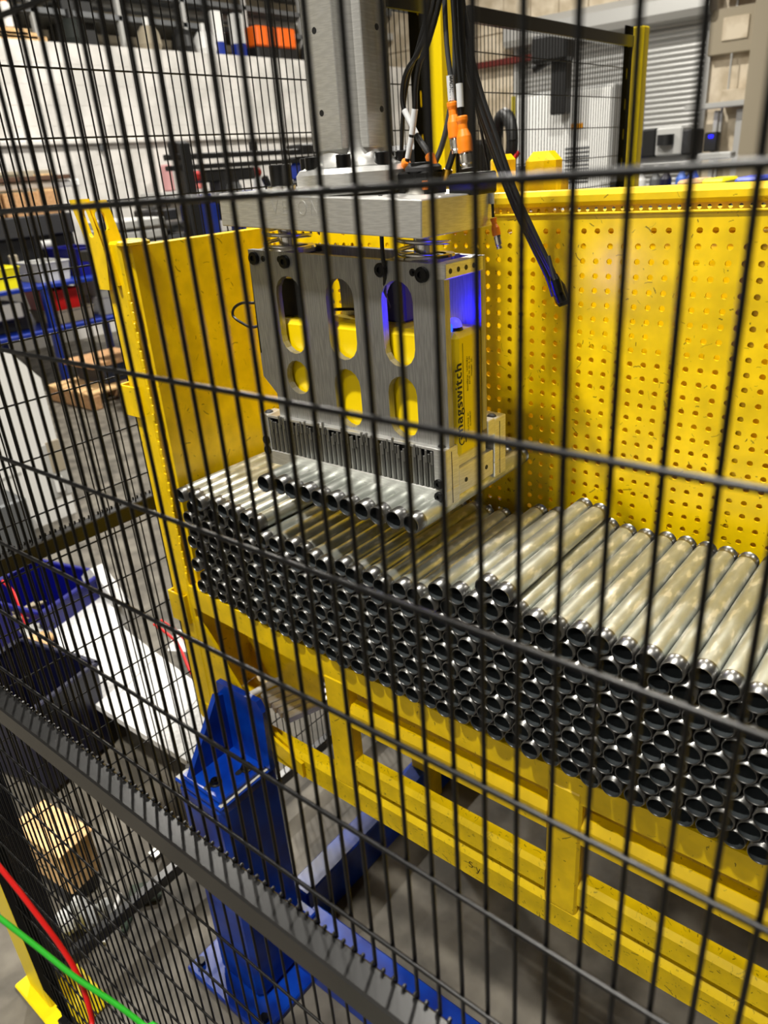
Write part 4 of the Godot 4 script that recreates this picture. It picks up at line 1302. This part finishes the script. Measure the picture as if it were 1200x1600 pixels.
func left_background() -> void:
	var t := thing("white_cabinet", "white machine cabinet with a sloping shoulder and a recessed latch beyond the fence", "cabinet", V(-4.2, -H, -1.3))
	var prof := PackedVector2Array([Vector2(0.6, -H), Vector2(1.78, -H), Vector2(1.78, -0.86), Vector2(1.66, -0.70), Vector2(0.6, -0.60)])
	var cm := MB.new()
	cm.prism(prof, 0.8, Transform3D(Basis(Vector3(0, 0, -1), Vector3.UP, Vector3(1, 0, 0)), V(-4.17, 0, 0)))
	part("body", cm, M.white, t)
	part("recess", span(-3.774, -3.764, -1.50, -1.20, -1.79, -1.68, 0.002), M.light_grey, t)
	part("recess_shadow_gap", span(-3.770, -3.760, -1.36, -1.19, -1.785, -1.71, 0.002), M.beige, t)
	part("latch", span(-3.766, -3.745, -1.47, -1.38, -1.745, -1.70, 0.006), M.white, t)
	part("seam", span(-3.772, -3.767, -1.31, -1.295, -1.55, -0.7, 0.001), M.light_grey, t)
	part("foot_box", span(-3.77, -3.55, -1.60, -1.35, -1.45, -1.25, 0.01), M.grey_metal, t)
	part("warning_knob", rod(V(-3.77, -1.30, -1.32), V(-3.72, -1.30, -1.32), 0.025, 12), mat(Color(0.95, 0.7, 0.05), 0.4), t)
	# blue work table with shelves
	t = thing("work_table", "long blue steel work table with lower shelf against the far bench", "table", V(-6.9, -H, -3.4))
	part("top", span(-7.65, -6.5, -0.76, -0.725, -4.5, -2.2, 0.005), M.table_blue, t)
	part("shelf", span(-7.65, -6.5, -1.13, -1.095, -4.5, -2.2, 0.005), M.table_blue, t)
	for z in [-2.25, -3.32, -4.45]:
		for x in [-6.54, -7.60]:
			part("leg", span(x - 0.03, x + 0.03, -H, -0.76, z - 0.03, z + 0.03, 0.004), M.table_blue, t)
	for q in [["yellow_tote", "lemon yellow plastic tote on the blue table top", M.lemon, -6.76, -0.725, -2.85, 0.4, 0.17, 0.62], ["grey_tote", "grey plastic tote on the blue table top beside the yellow tote", M.light_grey, -6.85, -0.725, -3.52, 0.4, 0.16, 0.30], ["blue_tote", "blue plastic tote with white label on the blue table top", M.bin_blue, -6.9, -0.725, -3.90, 0.5, 0.24, 0.30], ["red_tote", "red plastic tote on the lower shelf of the blue table", M.red, -6.85, -0.98, -3.55, 0.4, 0.17, 0.34], ["pale_tote", "pale tote under the red tote on the lower shelf", M.beige, -6.85, -1.095, -3.60, 0.44, 0.11, 0.40], ["clear_tote", "upper clear grey tote at the far end of the lower shelf", M.light_grey, -6.85, -0.93, -4.08, 0.44, 0.16, 0.40], ["clear_tote", "lower clear grey tote at the far end of the lower shelf", M.light_grey, -6.85, -1.095, -4.08, 0.44, 0.16, 0.40]]:
		tote(q[0], q[1], V(q[3], q[4], q[5]), Vector3(q[6], q[7], q[8]), q[2])
	t = thing("rack_upright", "dark blue upright standing on the blue table beside the tool cabinet", "upright", V(-7.15, -0.725, -3.17))
	part("post", span(-7.2, -7.1, -0.725, -0.20, -3.185, -3.11, 0.01), M.table_blue, t)
	part("foot", span(-7.22, -7.08, -0.725, -0.71, -3.19, -3.09, 0.004), M.table_blue, t)
	t = thing("pump_unit", "dark machine with round motor on the lower shelf of the blue table", "machine", V(-6.9, -1.095, -2.8))
	part("body", span(-7.1, -6.7, -1.095, -0.86, -3.2, -2.5, 0.01), M.dark, t)
	part("motor", rod(V(-6.72, -0.93, -3.1), V(-6.72, -0.93, -2.7), 0.09, 16, 0.01), M.charcoal, t)
	part("grey_cover", span(-6.72, -6.6, -0.97, -0.84, -3.12, -2.86, 0.01), M.light_grey, t)
	t = thing("tool_cabinet", "dark grey tool cabinet with open front standing on the blue table", "cabinet", V(-7.15, -0.5, -3.7))
	part("hood", span(-7.6, -7.17, -0.37, -0.19, -4.1, -3.20, 0.01), M.charcoal, t)
	part("body", span(-7.6, -7.22, -0.725, -0.37, -4.1, -3.20, 0.01), M.dark, t)
	part("spray_can", rod(V(-7.16, -0.725, -3.42), V(-7.16, -0.50, -3.42), 0.04, 12, 0.01), M.beige, t)
	part("roll", rod(V(-7.2, -0.45, -3.86), V(-7.2, -0.45, -3.72), 0.04, 12), M.light_grey, t)
	for k in 3:
		var z: float = [-3.33, -3.62, -3.9][k]
		t = thing("cardboard_box", ["small brown cardboard box nearest the blue upright on the tool cabinet", "middle brown cardboard box on the tool cabinet", "last brown cardboard box on the tool cabinet beside the yellow guide"][k], "box", V(-7.1, -0.19, z), "boxes on the tool cabinet")
		part("body", span(-7.55, -7.19, -0.19, 0.01, z - 0.13, z + 0.13, 0.004), M.card, t)
		part("tape", span(-7.55, -7.188, 0.005, 0.012, z - 0.02, z + 0.02, 0.001), M.pale_wood, t)
	t = thing("shelf_tray", "white tray on a brown board above the cardboard boxes", "tray", V(-7.4, 0.02, -3.6))
	part("board", span(-7.9, -7.2, 0.10, 0.14, -4.2, -3.0, 0.004), mat(Color(0.30, 0.2, 0.13), 0.7), t)
	part("tray", span(-7.8, -7.25, 0.03, 0.095, -4.3, -3.2, 0.01), M.white, t)
	t = thing("yellow_machine", "yellow framed machine with black round guard at the near end of the table", "machine", V(-6.9, -0.4, -2.7))
	part("frame", span(-7.4, -7.1, -0.34, -0.10, -3.0, -2.1, 0.01), mat(Color(0.95, 0.68, 0.03), 0.45), t)
	part("guard", rod(V(-7.10, -0.16, -2.62), V(-7.04, -0.16, -2.62), 0.15, 24, 0.01), M.dark, t)
	part("stand", span(-7.35, -7.15, -0.725, -0.34, -3.0, -2.3, 0.01), M.grey_metal, t)
	part("cylinder", rod(V(-7.08, -0.725, -2.75), V(-7.08, -0.40, -2.75), 0.07, 16, 0.01), M.light_grey, t)
	# wooden pallets on the floor
	for k in 2:
		t = thing("wooden_pallet", ["grey wooden pallet with pale boards on the floor before the blue table", "wooden pallet carrying a dark blue case on the floor"][k], "pallet", V([-6.2, -5.7][k], -H, [-3.1, -3.4][k]))
		var c := V([-6.6, -5.85][k], -H, [-2.5, -3.35][k])
		for j in 5:
			part("deck_board", one(c + Vector3(-0.28 + j * 0.14, 0.13, 0), Vector3(0.10, 0.02, 0.8), 0.003), M.pale_wood, t)
		for j in 3:
			part("stringer", one(c + Vector3(0, 0.06, -0.35 + j * 0.35), Vector3(0.68, 0.11, 0.08), 0.003), M.card, t)
	t = thing("dark_case", "dark blue case standing on the wooden pallet", "case", V(-5.6, -1.48, -3.45))
	part("body", span(-6.1, -5.65, -1.48, -1.33, -3.6, -3.2, 0.01), mat(Color(0.03, 0.08, 0.16), 0.5), t)
	part("lid_board", span(-6.1, -5.65, -1.33, -1.29, -3.6, -3.1, 0.005), M.card, t)
	# serving hatch in the block wall
	var w := struct("window_2", span(-8.52, -8.49, -0.45, 0.22, -4.75, -3.3, 0.004), M.beige)
	part("panel", span(-8.49, -8.47, -0.4, 0.19, -4.35, -3.5, 0.004), mat(Color(0.33, 0.30, 0.22), 0.7), w)
	part("picture", span(-8.48, -8.46, 0.0, 0.18, -4.72, -4.5, 0.004), M.pale_wood, w)
	# bench with machines behind the crate's left wall
	t = thing("machine_bench", "dark steel bench carrying grey machines behind the crate's side wall", "bench", V(-5.3, -H, -4.5))
	part("top", span(-5.8, -4.9, -0.52, -0.44, -6.3, -3.3, 0.006), M.charcoal, t)
	for z in [-3.4, -4.8, -6.2]:
		part("leg", span(-5.0, -4.92, -H, -0.52, z - 0.04, z + 0.04, 0.004), M.charcoal, t)
	t = thing("milling_vise", "stacked grey steel machine vise on the dark bench", "vise", V(-5.2, -0.44, -4.0))
	for k in 4:
		part("jaw", span(-5.5 + 0.03 * k, -5.06 - 0.04 * k, -0.44 + 0.09 * k, -0.36 + 0.09 * k, -3.86 + 0.02 * k, -3.58 - 0.02 * k, 0.01), [M.grey_metal, M.steel, M.charcoal, M.grey_metal][k], t)
	part("screw", rod(V(-5.08, -0.30, -3.87), V(-5.08, -0.30, -3.58), 0.03, 12), M.steel, t)
	t = thing("glass_rack", "pale trays stacked beside the machine vise", "tray", V(-5.2, -0.44, -3.5))
	for k in 3:
		part("tray", span(-5.5, -4.95, -0.44 + 0.08 * k, -0.38 + 0.08 * k, -3.55, -3.2, 0.01), M.light_grey, t)
	t = thing("gantry_rails", "pair of long black horizontal rails on a black post over the bench", "rail", V(-5.0, -0.44, -4.4))
	part("post", span(-4.98, -4.91, -0.44, 0.26, -3.86, -3.76, 0.008), M.dark, t)
	part("upper_rail", span(-4.97, -4.92, 0.145, 0.185, -5.2, -3.64, 0.006), M.dark, t)
	part("lower_rail", span(-4.97, -4.92, 0.075, 0.11, -5.2, -3.64, 0.006), M.dark, t)
	part("end_block", span(-5.1, -4.9, 0.14, 0.22, -5.3, -5.0, 0.01), M.dark, t)
	part("motor", span(-5.06, -4.94, 0.17, 0.27, -3.86, -3.76, 0.01), M.dark, t)
	part("stop", rod(V(-5.0, 0.18, -4.55), V(-5.0, 0.25, -4.55), 0.03, 10), M.dark, t)
	t = thing("camera_head", "black inspection head with red end caps hung under the rails", "machine", V(-5.0, -0.2, -4.25))
	part("body", span(-5.1, -4.95, -0.02, 0.07, -4.50, -3.98, 0.01), M.dark, t)
	part("carriage", span(-5.1, -4.95, -0.30, 0.0, -4.32, -4.12, 0.01), M.charcoal, t)
	part("red_cap", rod(V(-5.0, 0.03, -3.98), V(-5.0, 0.03, -3.92), 0.035, 12), M.red, t)
	part("red_cap", rod(V(-5.0, 0.03, -4.57), V(-5.0, 0.03, -4.50), 0.035, 12), M.red, t)
	part("lens", rod(V(-4.95, -0.08, -4.22), V(-4.88, -0.08, -4.22), 0.05, 14), M.grey_metal, t)
	for k in 2:
		t = thing("bench_vise", ["blue bench vise left of the black inspection head", "blue bench vise right of the black inspection head"][k], "vise", V(-5.1, -0.44, [-4.0, -4.48][k]))
		var z: float = [-4.00, -4.48][k]
		part("body", span(-5.2, -5.0, -0.44, -0.16, z - 0.12, z + 0.12, 0.02), M.table_blue, t)
		part("jaw", span(-5.2, -5.0, -0.16, -0.10, z - 0.06, z + 0.10, 0.01), M.table_blue, t)
	t = thing("white_cowl", "white plastic cowl with black edge behind the top plate", "cowl", V(-5.1, -0.44, -5.4))
	var cw := MB.new()
	cw.prism(PackedVector2Array([Vector2(4.68, -0.30), Vector2(5.05, -0.30), Vector2(5.0, -0.14), Vector2(4.82, -0.04), Vector2(4.70, -0.02)]), 0.25, Transform3D(Basis(Vector3(0, 0, -1), Vector3.UP, Vector3(1, 0, 0)), V(-5.1, 0, 0)))
	part("shell", cw, M.white, t)
	part("edge", one(V(-4.96, -0.14, -4.66), Vector3(0.06, 0.30, 0.05), 0.01, Basis(Vector3.RIGHT, 0.5)), M.dark, t)
	part("foot", span(-5.2, -5.0, -0.44, -0.30, -5.0, -4.72, 0.01), M.charcoal, t)
	t = thing("upright_board", "black upright board beside the left end of the top plate", "board", V(-3.9, -0.5, -4.5))
	part("board", span(-4.935, -4.905, -0.425, -0.12, -4.60, -4.40, 0.005), M.dark, t)
	part("stand", span(-5.0, -4.90, -0.44, -0.425, -4.61, -4.39, 0.004), M.dark, t)
	t = thing("blue_crate", "blue plastic crate below the rails near the tool column", "crate", V(-5.0, -0.3, -6.2))
	part("body", span(-5.2, -4.9, -0.06, 0.08, -5.5, -5.12, 0.02), M.table_blue, t)
	part("lid", span(-5.2, -4.9, 0.08, 0.13, -5.6, -5.1, 0.02), M.dark, t)
	part("base", span(-5.2, -4.9, -0.44, -0.06, -5.6, -5.1, 0.02), M.charcoal, t)
	t = thing("fire_point", "small red and pink bottles on a ledge by the block wall", "bottle", V(-8.3, -0.1, -6.2))
	part("bottle", rod(V(-8.3, -0.1, -6.1), V(-8.3, 0.2, -6.1), 0.07, 12, 0.02), mat(Color(0.75, 0.55, 0.55), 0.5), t)
	part("bottle", rod(V(-8.3, -0.1, -6.5), V(-8.3, 0.05, -6.5), 0.1, 12, 0.02), mat(Color(0.8, 0.45, 0.42), 0.5), t)
	part("ledge", span(-8.5, -8.1, -0.16, -0.1, -6.9, -5.8, 0.01), M.light_grey, t)
	# the store above the block wall
	t = thing("store_rack", "grey steel storage rack standing on the deck above the block wall", "rack", V(-9.3, 1.35, -7.5))
	for z in [-5.2, -6.3, -7.25, -8.3, -9.4]:
		part("upright", span(-9.0, -8.94, 1.38, 2.6, z - 0.03, z + 0.03, 0.004), M.light_grey, t)
	for y in [1.78, 2.05, 2.4]:
		part("beam", span(-9.0, -8.94, y, y + 0.06, -9.5, -5.0, 0.004), M.grey_metal, t)
	for y in [1.78, 2.05]:
		part("shelf", span(-9.7, -9.0, y - 0.02, y, -9.5, -5.0, 0.004), M.grey_metal, t)
	for q in [["white and blue canister on the store rack further from the orange cases", -7.62, M.white, M.table_blue], ["white and blue canister on the store rack closer to the orange cases", -7.98, M.white, M.table_blue]]:
		t = thing("canister", q[0], "canister", V(-8.85, 1.45, q[1]), "canisters on the store rack")
		part("body", rod(V(-8.80, 1.60, q[1]), V(-8.80, 1.96, q[1]), 0.10, 14, 0.02), q[2], t)
		part("band", rod(V(-8.80, 1.44, q[1]), V(-8.80, 1.62, q[1]), 0.102, 14, 0.01), q[3], t)
	for k in 2:
		var z: float = [-8.38, -8.78][k]
		t = thing("orange_case", ["left orange tool case on the deck by the tool column", "right orange tool case on the deck by the tool column"][k], "case", V(-8.85, 1.5, z), "orange cases")
		part("body", span(-8.92, -8.66, 1.60, 1.84, z - 0.17, z + 0.17, 0.02), mat(Color(0.92, 0.40, 0.06), 0.5), t)
		part("foot", span(-8.92, -8.66, 1.44, 1.60, z - 0.19, z + 0.19, 0.02), M.dark, t)
	var junk := ["dark motor lying on the deck above the wall", "white jug standing on the deck above the wall", "black sack slumped on the deck above the wall", "pale cloth bundle on the deck above the wall", "dark green plant-like heap of hose on the deck"]
	for k in 5:
		var z: float = [-7.0, -7.35, -9.3, -6.5, -5.5][k]
		t = thing(["motor", "jug", "sack", "cloth_bundle", "hose_heap"][k], junk[k], ["motor", "jug", "sack", "cloth", "hose"][k], V(-8.8, 1.44, z))
		part("body", turned([[0.0, 0.0], [0.12, 0.0], [0.15, 0.08], [0.13, 0.2], [0.08, 0.27], [0.0, 0.28]], V(-8.74, 1.44, z), Vector3.UP, 14), [M.dark, M.white, M.charcoal, M.beige, mat(Color(0.04, 0.07, 0.05), 0.8)][k], t)
		part("neck", rod(V(-8.74, 1.72, z), V(-8.74, 1.80, z), 0.04, 10), [M.steel, M.white, M.dark, M.white, M.dark][k], t)
	t = thing("timber_offcuts", "pale timber offcuts lying on the deck at the near end", "timber", V(-8.7, 1.44, -4.7))
	for k in 3:
		part("plank", span(-8.75, -8.62, 1.44 + 0.03 * k, 1.50 + 0.03 * k, -5.1 + 0.1 * k, -4.4, 0.003), M.pale_wood, t)
	part("bottle", rod(V(-8.7, 1.56, -4.75), V(-8.7, 1.80, -4.75), 0.05, 10, 0.02), M.white, t)
	part("orange_cap", rod(V(-8.7, 1.80, -4.75), V(-8.7, 1.88, -4.75), 0.03, 10), M.orange, t)
	for k in 3:
		var s := struct("beam_store", span(-9.4, -9.2, [1.95, 2.3, 2.62][k], [2.05, 2.42, 2.8][k], -11.9, -3.0, 0.01), [M.light_grey, M.grey_metal, M.charcoal][k])
	struct("column_store", span(-9.5, -9.1, 1.44, 3.2, -6.05, -5.65, 0.01), M.dark)
	struct("column_store", span(-9.5, -9.1, 1.44, 3.2, -10.7, -10.4, 0.01), M.dark)


# ---------------------------------------------------------------- workshop behind the crate
func right_background() -> void:
	# the next crate, standing behind the perforated wall
	var t := thing("steel_crate", "second yellow steel crate standing close behind the perforated wall", "crate", V(-0.4, -1.05, -1.5))
	part("front_wall", span(-1.05, 0.4, -0.62, -0.115, -1.20, -1.185, 0.003), M.yellow, t)
	part("front_rim", span(-1.05, 0.4, -0.115, -0.085, -1.22, -1.17, 0.005), M.yellow, t)
	part("deck", span(-1.05, 0.4, -0.50, -0.46, -1.85, -1.205, 0.003), M.yellow, t)
	for x in [-0.98, 0.36]:
		part("leg", span(x - 0.03, x + 0.03, -H, -0.50, -1.85, -1.79, 0.004), M.yellow, t)
		part("leg", span(x - 0.03, x + 0.03, -H, -0.50, -1.27, -1.21, 0.004), M.yellow, t)
	for k in 2:
		var x: float = [-0.716, -0.640][k]
		part("lifting_lug", one(V(x, -0.04, -1.21), Vector3([0.03, 0.055][k], 0.09, 0.05), 0.014), M.yellow, t)
	part("lug_plate", span(-0.735, -0.605, -0.062, -0.032, -1.235, -1.20, 0.004), M.yellow, t)
	# pale control cabinet beyond the far fence bay
	t = thing("control_cabinet", "tall pale grey control cabinet seen through the far fence bay", "cabinet", V(-3.0, -H, -6.2))
	part("body", span(-3.44, -2.60, -H, 0.44, -6.6, -6.0, 0.01), M.light_grey, t)
	part("door", span(-3.42, -2.62, -1.5, 0.42, -6.0, -5.985, 0.004), M.white, t)
	part("edge_strip", span(-3.47, -3.44, -H, 0.44, -6.02, -5.99, 0.002), mat(Color(0.6, 0.55, 0.1), 0.5), t)
	for k in 9:
		part("vent_slit", span(-2.98, -2.78, 0.02 - 0.03 * k, 0.034 - 0.03 * k, -5.988, -5.980, 0.001), M.grey_metal, t)
	part("warning_label", span(-2.93, -2.84, 0.16, 0.20, -5.986, -5.982, 0.0), mat(Color(0.9, 0.6, 0.05), 0.5), t)
	t = thing("wall_arm", "black machine arm with a tall slim housing above the control cabinet", "machine", V(-3.0, 0.44, -6.1))
	part("housing", span(-3.06, -2.93, 0.27, 0.70, -5.96, -5.86, 0.01), M.dark, t)
	part("head", span(-3.20, -2.90, 0.62, 0.80, -5.96, -5.80, 0.02), M.dark, t)
	part("knob", rod(V(-3.22, 0.60, -5.9), V(-3.05, 0.66, -5.9), 0.035, 10), M.dark, t)
	# dark equipment left of the cabinet
	t = thing("cable_reel", "black looped cable reel on a dark trolley behind the hanging cables", "reel", V(-2.6, -H, -3.9))
	var loop := []
	for k in 17:
		var g := TAU * k / 16
		loop.append(V(-2.36 + cos(g) * 0.08, 0.08 + sin(g) * 0.13, -4.0 + cos(g) * 0.05))
	part("coil", sweep(loop, 0.035), M.dark, t)
	part("frame", span(-2.62, -2.18, -0.62, -0.05, -4.2, -3.9, 0.02), M.dark, t)
	part("trolley", span(-2.66, -2.14, -H, -0.62, -4.3, -3.8, 0.02), M.charcoal, t)
	part("red_wire", sweep([V(-2.6, -0.06, -3.89), V(-2.48, 0.0, -3.88), V(-2.3, -0.05, -3.88), V(-2.2, 0.02, -3.89)], 0.012), M.red, t)
	t = thing("black_printer", "black box-shaped machine seen between the tool column and yellow post", "machine", V(-2.2, -0.5, -2.7))
	part("body", span(-2.55, -2.0, -0.12, 0.08, -3.3, -2.9, 0.02), M.dark, t)
	part("stand", span(-2.5, -2.05, -H, -0.12, -3.25, -2.95, 0.01), M.charcoal, t)
	# bench with bottles in front of the shutter
	t = thing("shutter_bench", "steel bench standing in front of the roller shutter", "bench", V(-1.8, -H, -5.0))
	part("top", span(-2.25, -1.3, -0.36, -0.30, -5.3, -4.7, 0.006), M.grey_metal, t)
	part("back_panel", span(-2.15, -1.5, -0.10, -0.06, -5.3, -5.2, 0.006), M.light_grey, t)
	for x in [-2.2, -1.36]:
		part("leg", span(x - 0.03, x + 0.03, -H, -0.36, -5.2, -4.8, 0.004), M.charcoal, t)
	t = thing("drill_head", "grey drilling machine head with dark sides in front of the shutter", "machine", V(-1.85, -0.06, -5.2))
	part("body", span(-1.93, -1.77, -0.06, 0.10, -5.3, -5.1, 0.01), M.light_grey, t)
	part("left_side", span(-2.02, -1.93, -0.06, 0.10, -5.3, -5.1, 0.01), M.dark, t)
	part("right_side", span(-1.77, -1.70, -0.06, 0.08, -5.3, -5.1, 0.01), M.charcoal, t)
	part("chuck", rod(V(-1.86, 0.0, -5.08), V(-1.86, 0.06, -5.08), 0.05, 12), M.dark, t)
	part("blue_motor", span(-2.10, -1.99, -0.06, 0.0, -5.25, -5.12, 0.02), M.table_blue, t)
	var bn := ["grey bottle at the left end of the bench by the shutter", "black bottle on the bench by the shutter", "dark blue bottle on the bench by the shutter", "clear bottle in the middle of the bench by the shutter", "grey spray bottle on the bench by the shutter", "navy bottle on the bench by the shutter", "pale blue bottle near the right end of the bench", "light blue bottle at the right end of the bench"]
	var bc := [M.light_grey, M.dark, M.navy, M.white, M.grey_metal, M.navy, mat(Color(0.35, 0.5, 0.85), 0.4), mat(Color(0.30, 0.42, 0.85), 0.4)]
	for k in 8:
		var x := -2.13 + k * 0.078
		t = thing("bottle", bn[k], "bottle", V(x, -0.30, -4.85), "bottles on the shutter bench")
		part("body", turned([[0.0, 0.0], [0.032, 0.0], [0.034, 0.01], [0.034, 0.12], [0.014, 0.16], [0.012, 0.17], [0.0, 0.17]], V(x, -0.30, -4.85 + 0.04 * (k % 2)), Vector3.UP, 12), bc[k], t)
		part("cap", rod(V(x, -0.13, -4.85 + 0.04 * (k % 2)), V(x, -0.105, -4.85 + 0.04 * (k % 2)), 0.014, 8), M.white, t)
	t = thing("card_reader", "black wall box with a blue lit display on the cream wall", "control box", V(-3.68, -0.1, -11.8))
	part("body", span(-3.76, -3.58, -0.12, 0.12, -11.85, -11.72, 0.015), M.dark, t)
	part("display_screen", span(-3.70, -3.64, 0.05, 0.085, -11.72, -11.715, 0.002), glow(Color(0.1, 0.1, 1.0), 1.5), t)
	var sl := OmniLight3D.new()
	sl.name = "display_light"
	sl.light_color = Color(0.1, 0.1, 1.0)
	sl.light_energy = 0.01
	sl.light_size = 0.02
	sl.omni_range = 20.0
	sl.shadow_enabled = true
	t.add_child(sl)
	sl.position = V(-3.67, 0.067, -11.69) - t.position
	t = thing("junction_box", "cream junction box with conduit high on the cream wall", "junction box", V(-3.3, 0.6, -11.8))
	part("body", span(-3.62, -3.28, 0.42, 0.62, -11.98, -11.8, 0.01), M.cream, t)
	part("conduit", rod(V(-3.60, 0.42, -11.85), V(-3.60, -1.0, -11.85), 0.02, 8), M.light_grey, t)
	part("conduit", rod(V(-3.55, 3.0, -11.85), V(-3.55, 0.62, -11.85), 0.012, 8), M.light_grey, t)
	for k in 3:
		t = thing("parts_tray", ["pale yellow tray just over the crate rim, left of three", "lemon tray just over the crate rim, middle of three", "blue tray just over the crate rim, right of three"][k], "tray", V(-0.9 + 0.35 * k, -0.4, -3.6), "trays behind the crate rim")
		var x: float = [-1.106, -1.008, -0.885][k]
		part("tray", span(x - 0.044, x + 0.044, -0.19, -0.132, -3.5, -3.3, 0.01), [M.pale_wood, M.lemon, mat(Color(0.30, 0.36, 0.80), 0.4)][k], t)
		part("pedestal", span(x - 0.03, x + 0.03, -H, -0.19, -3.48, -3.32, 0.005), M.charcoal, t)
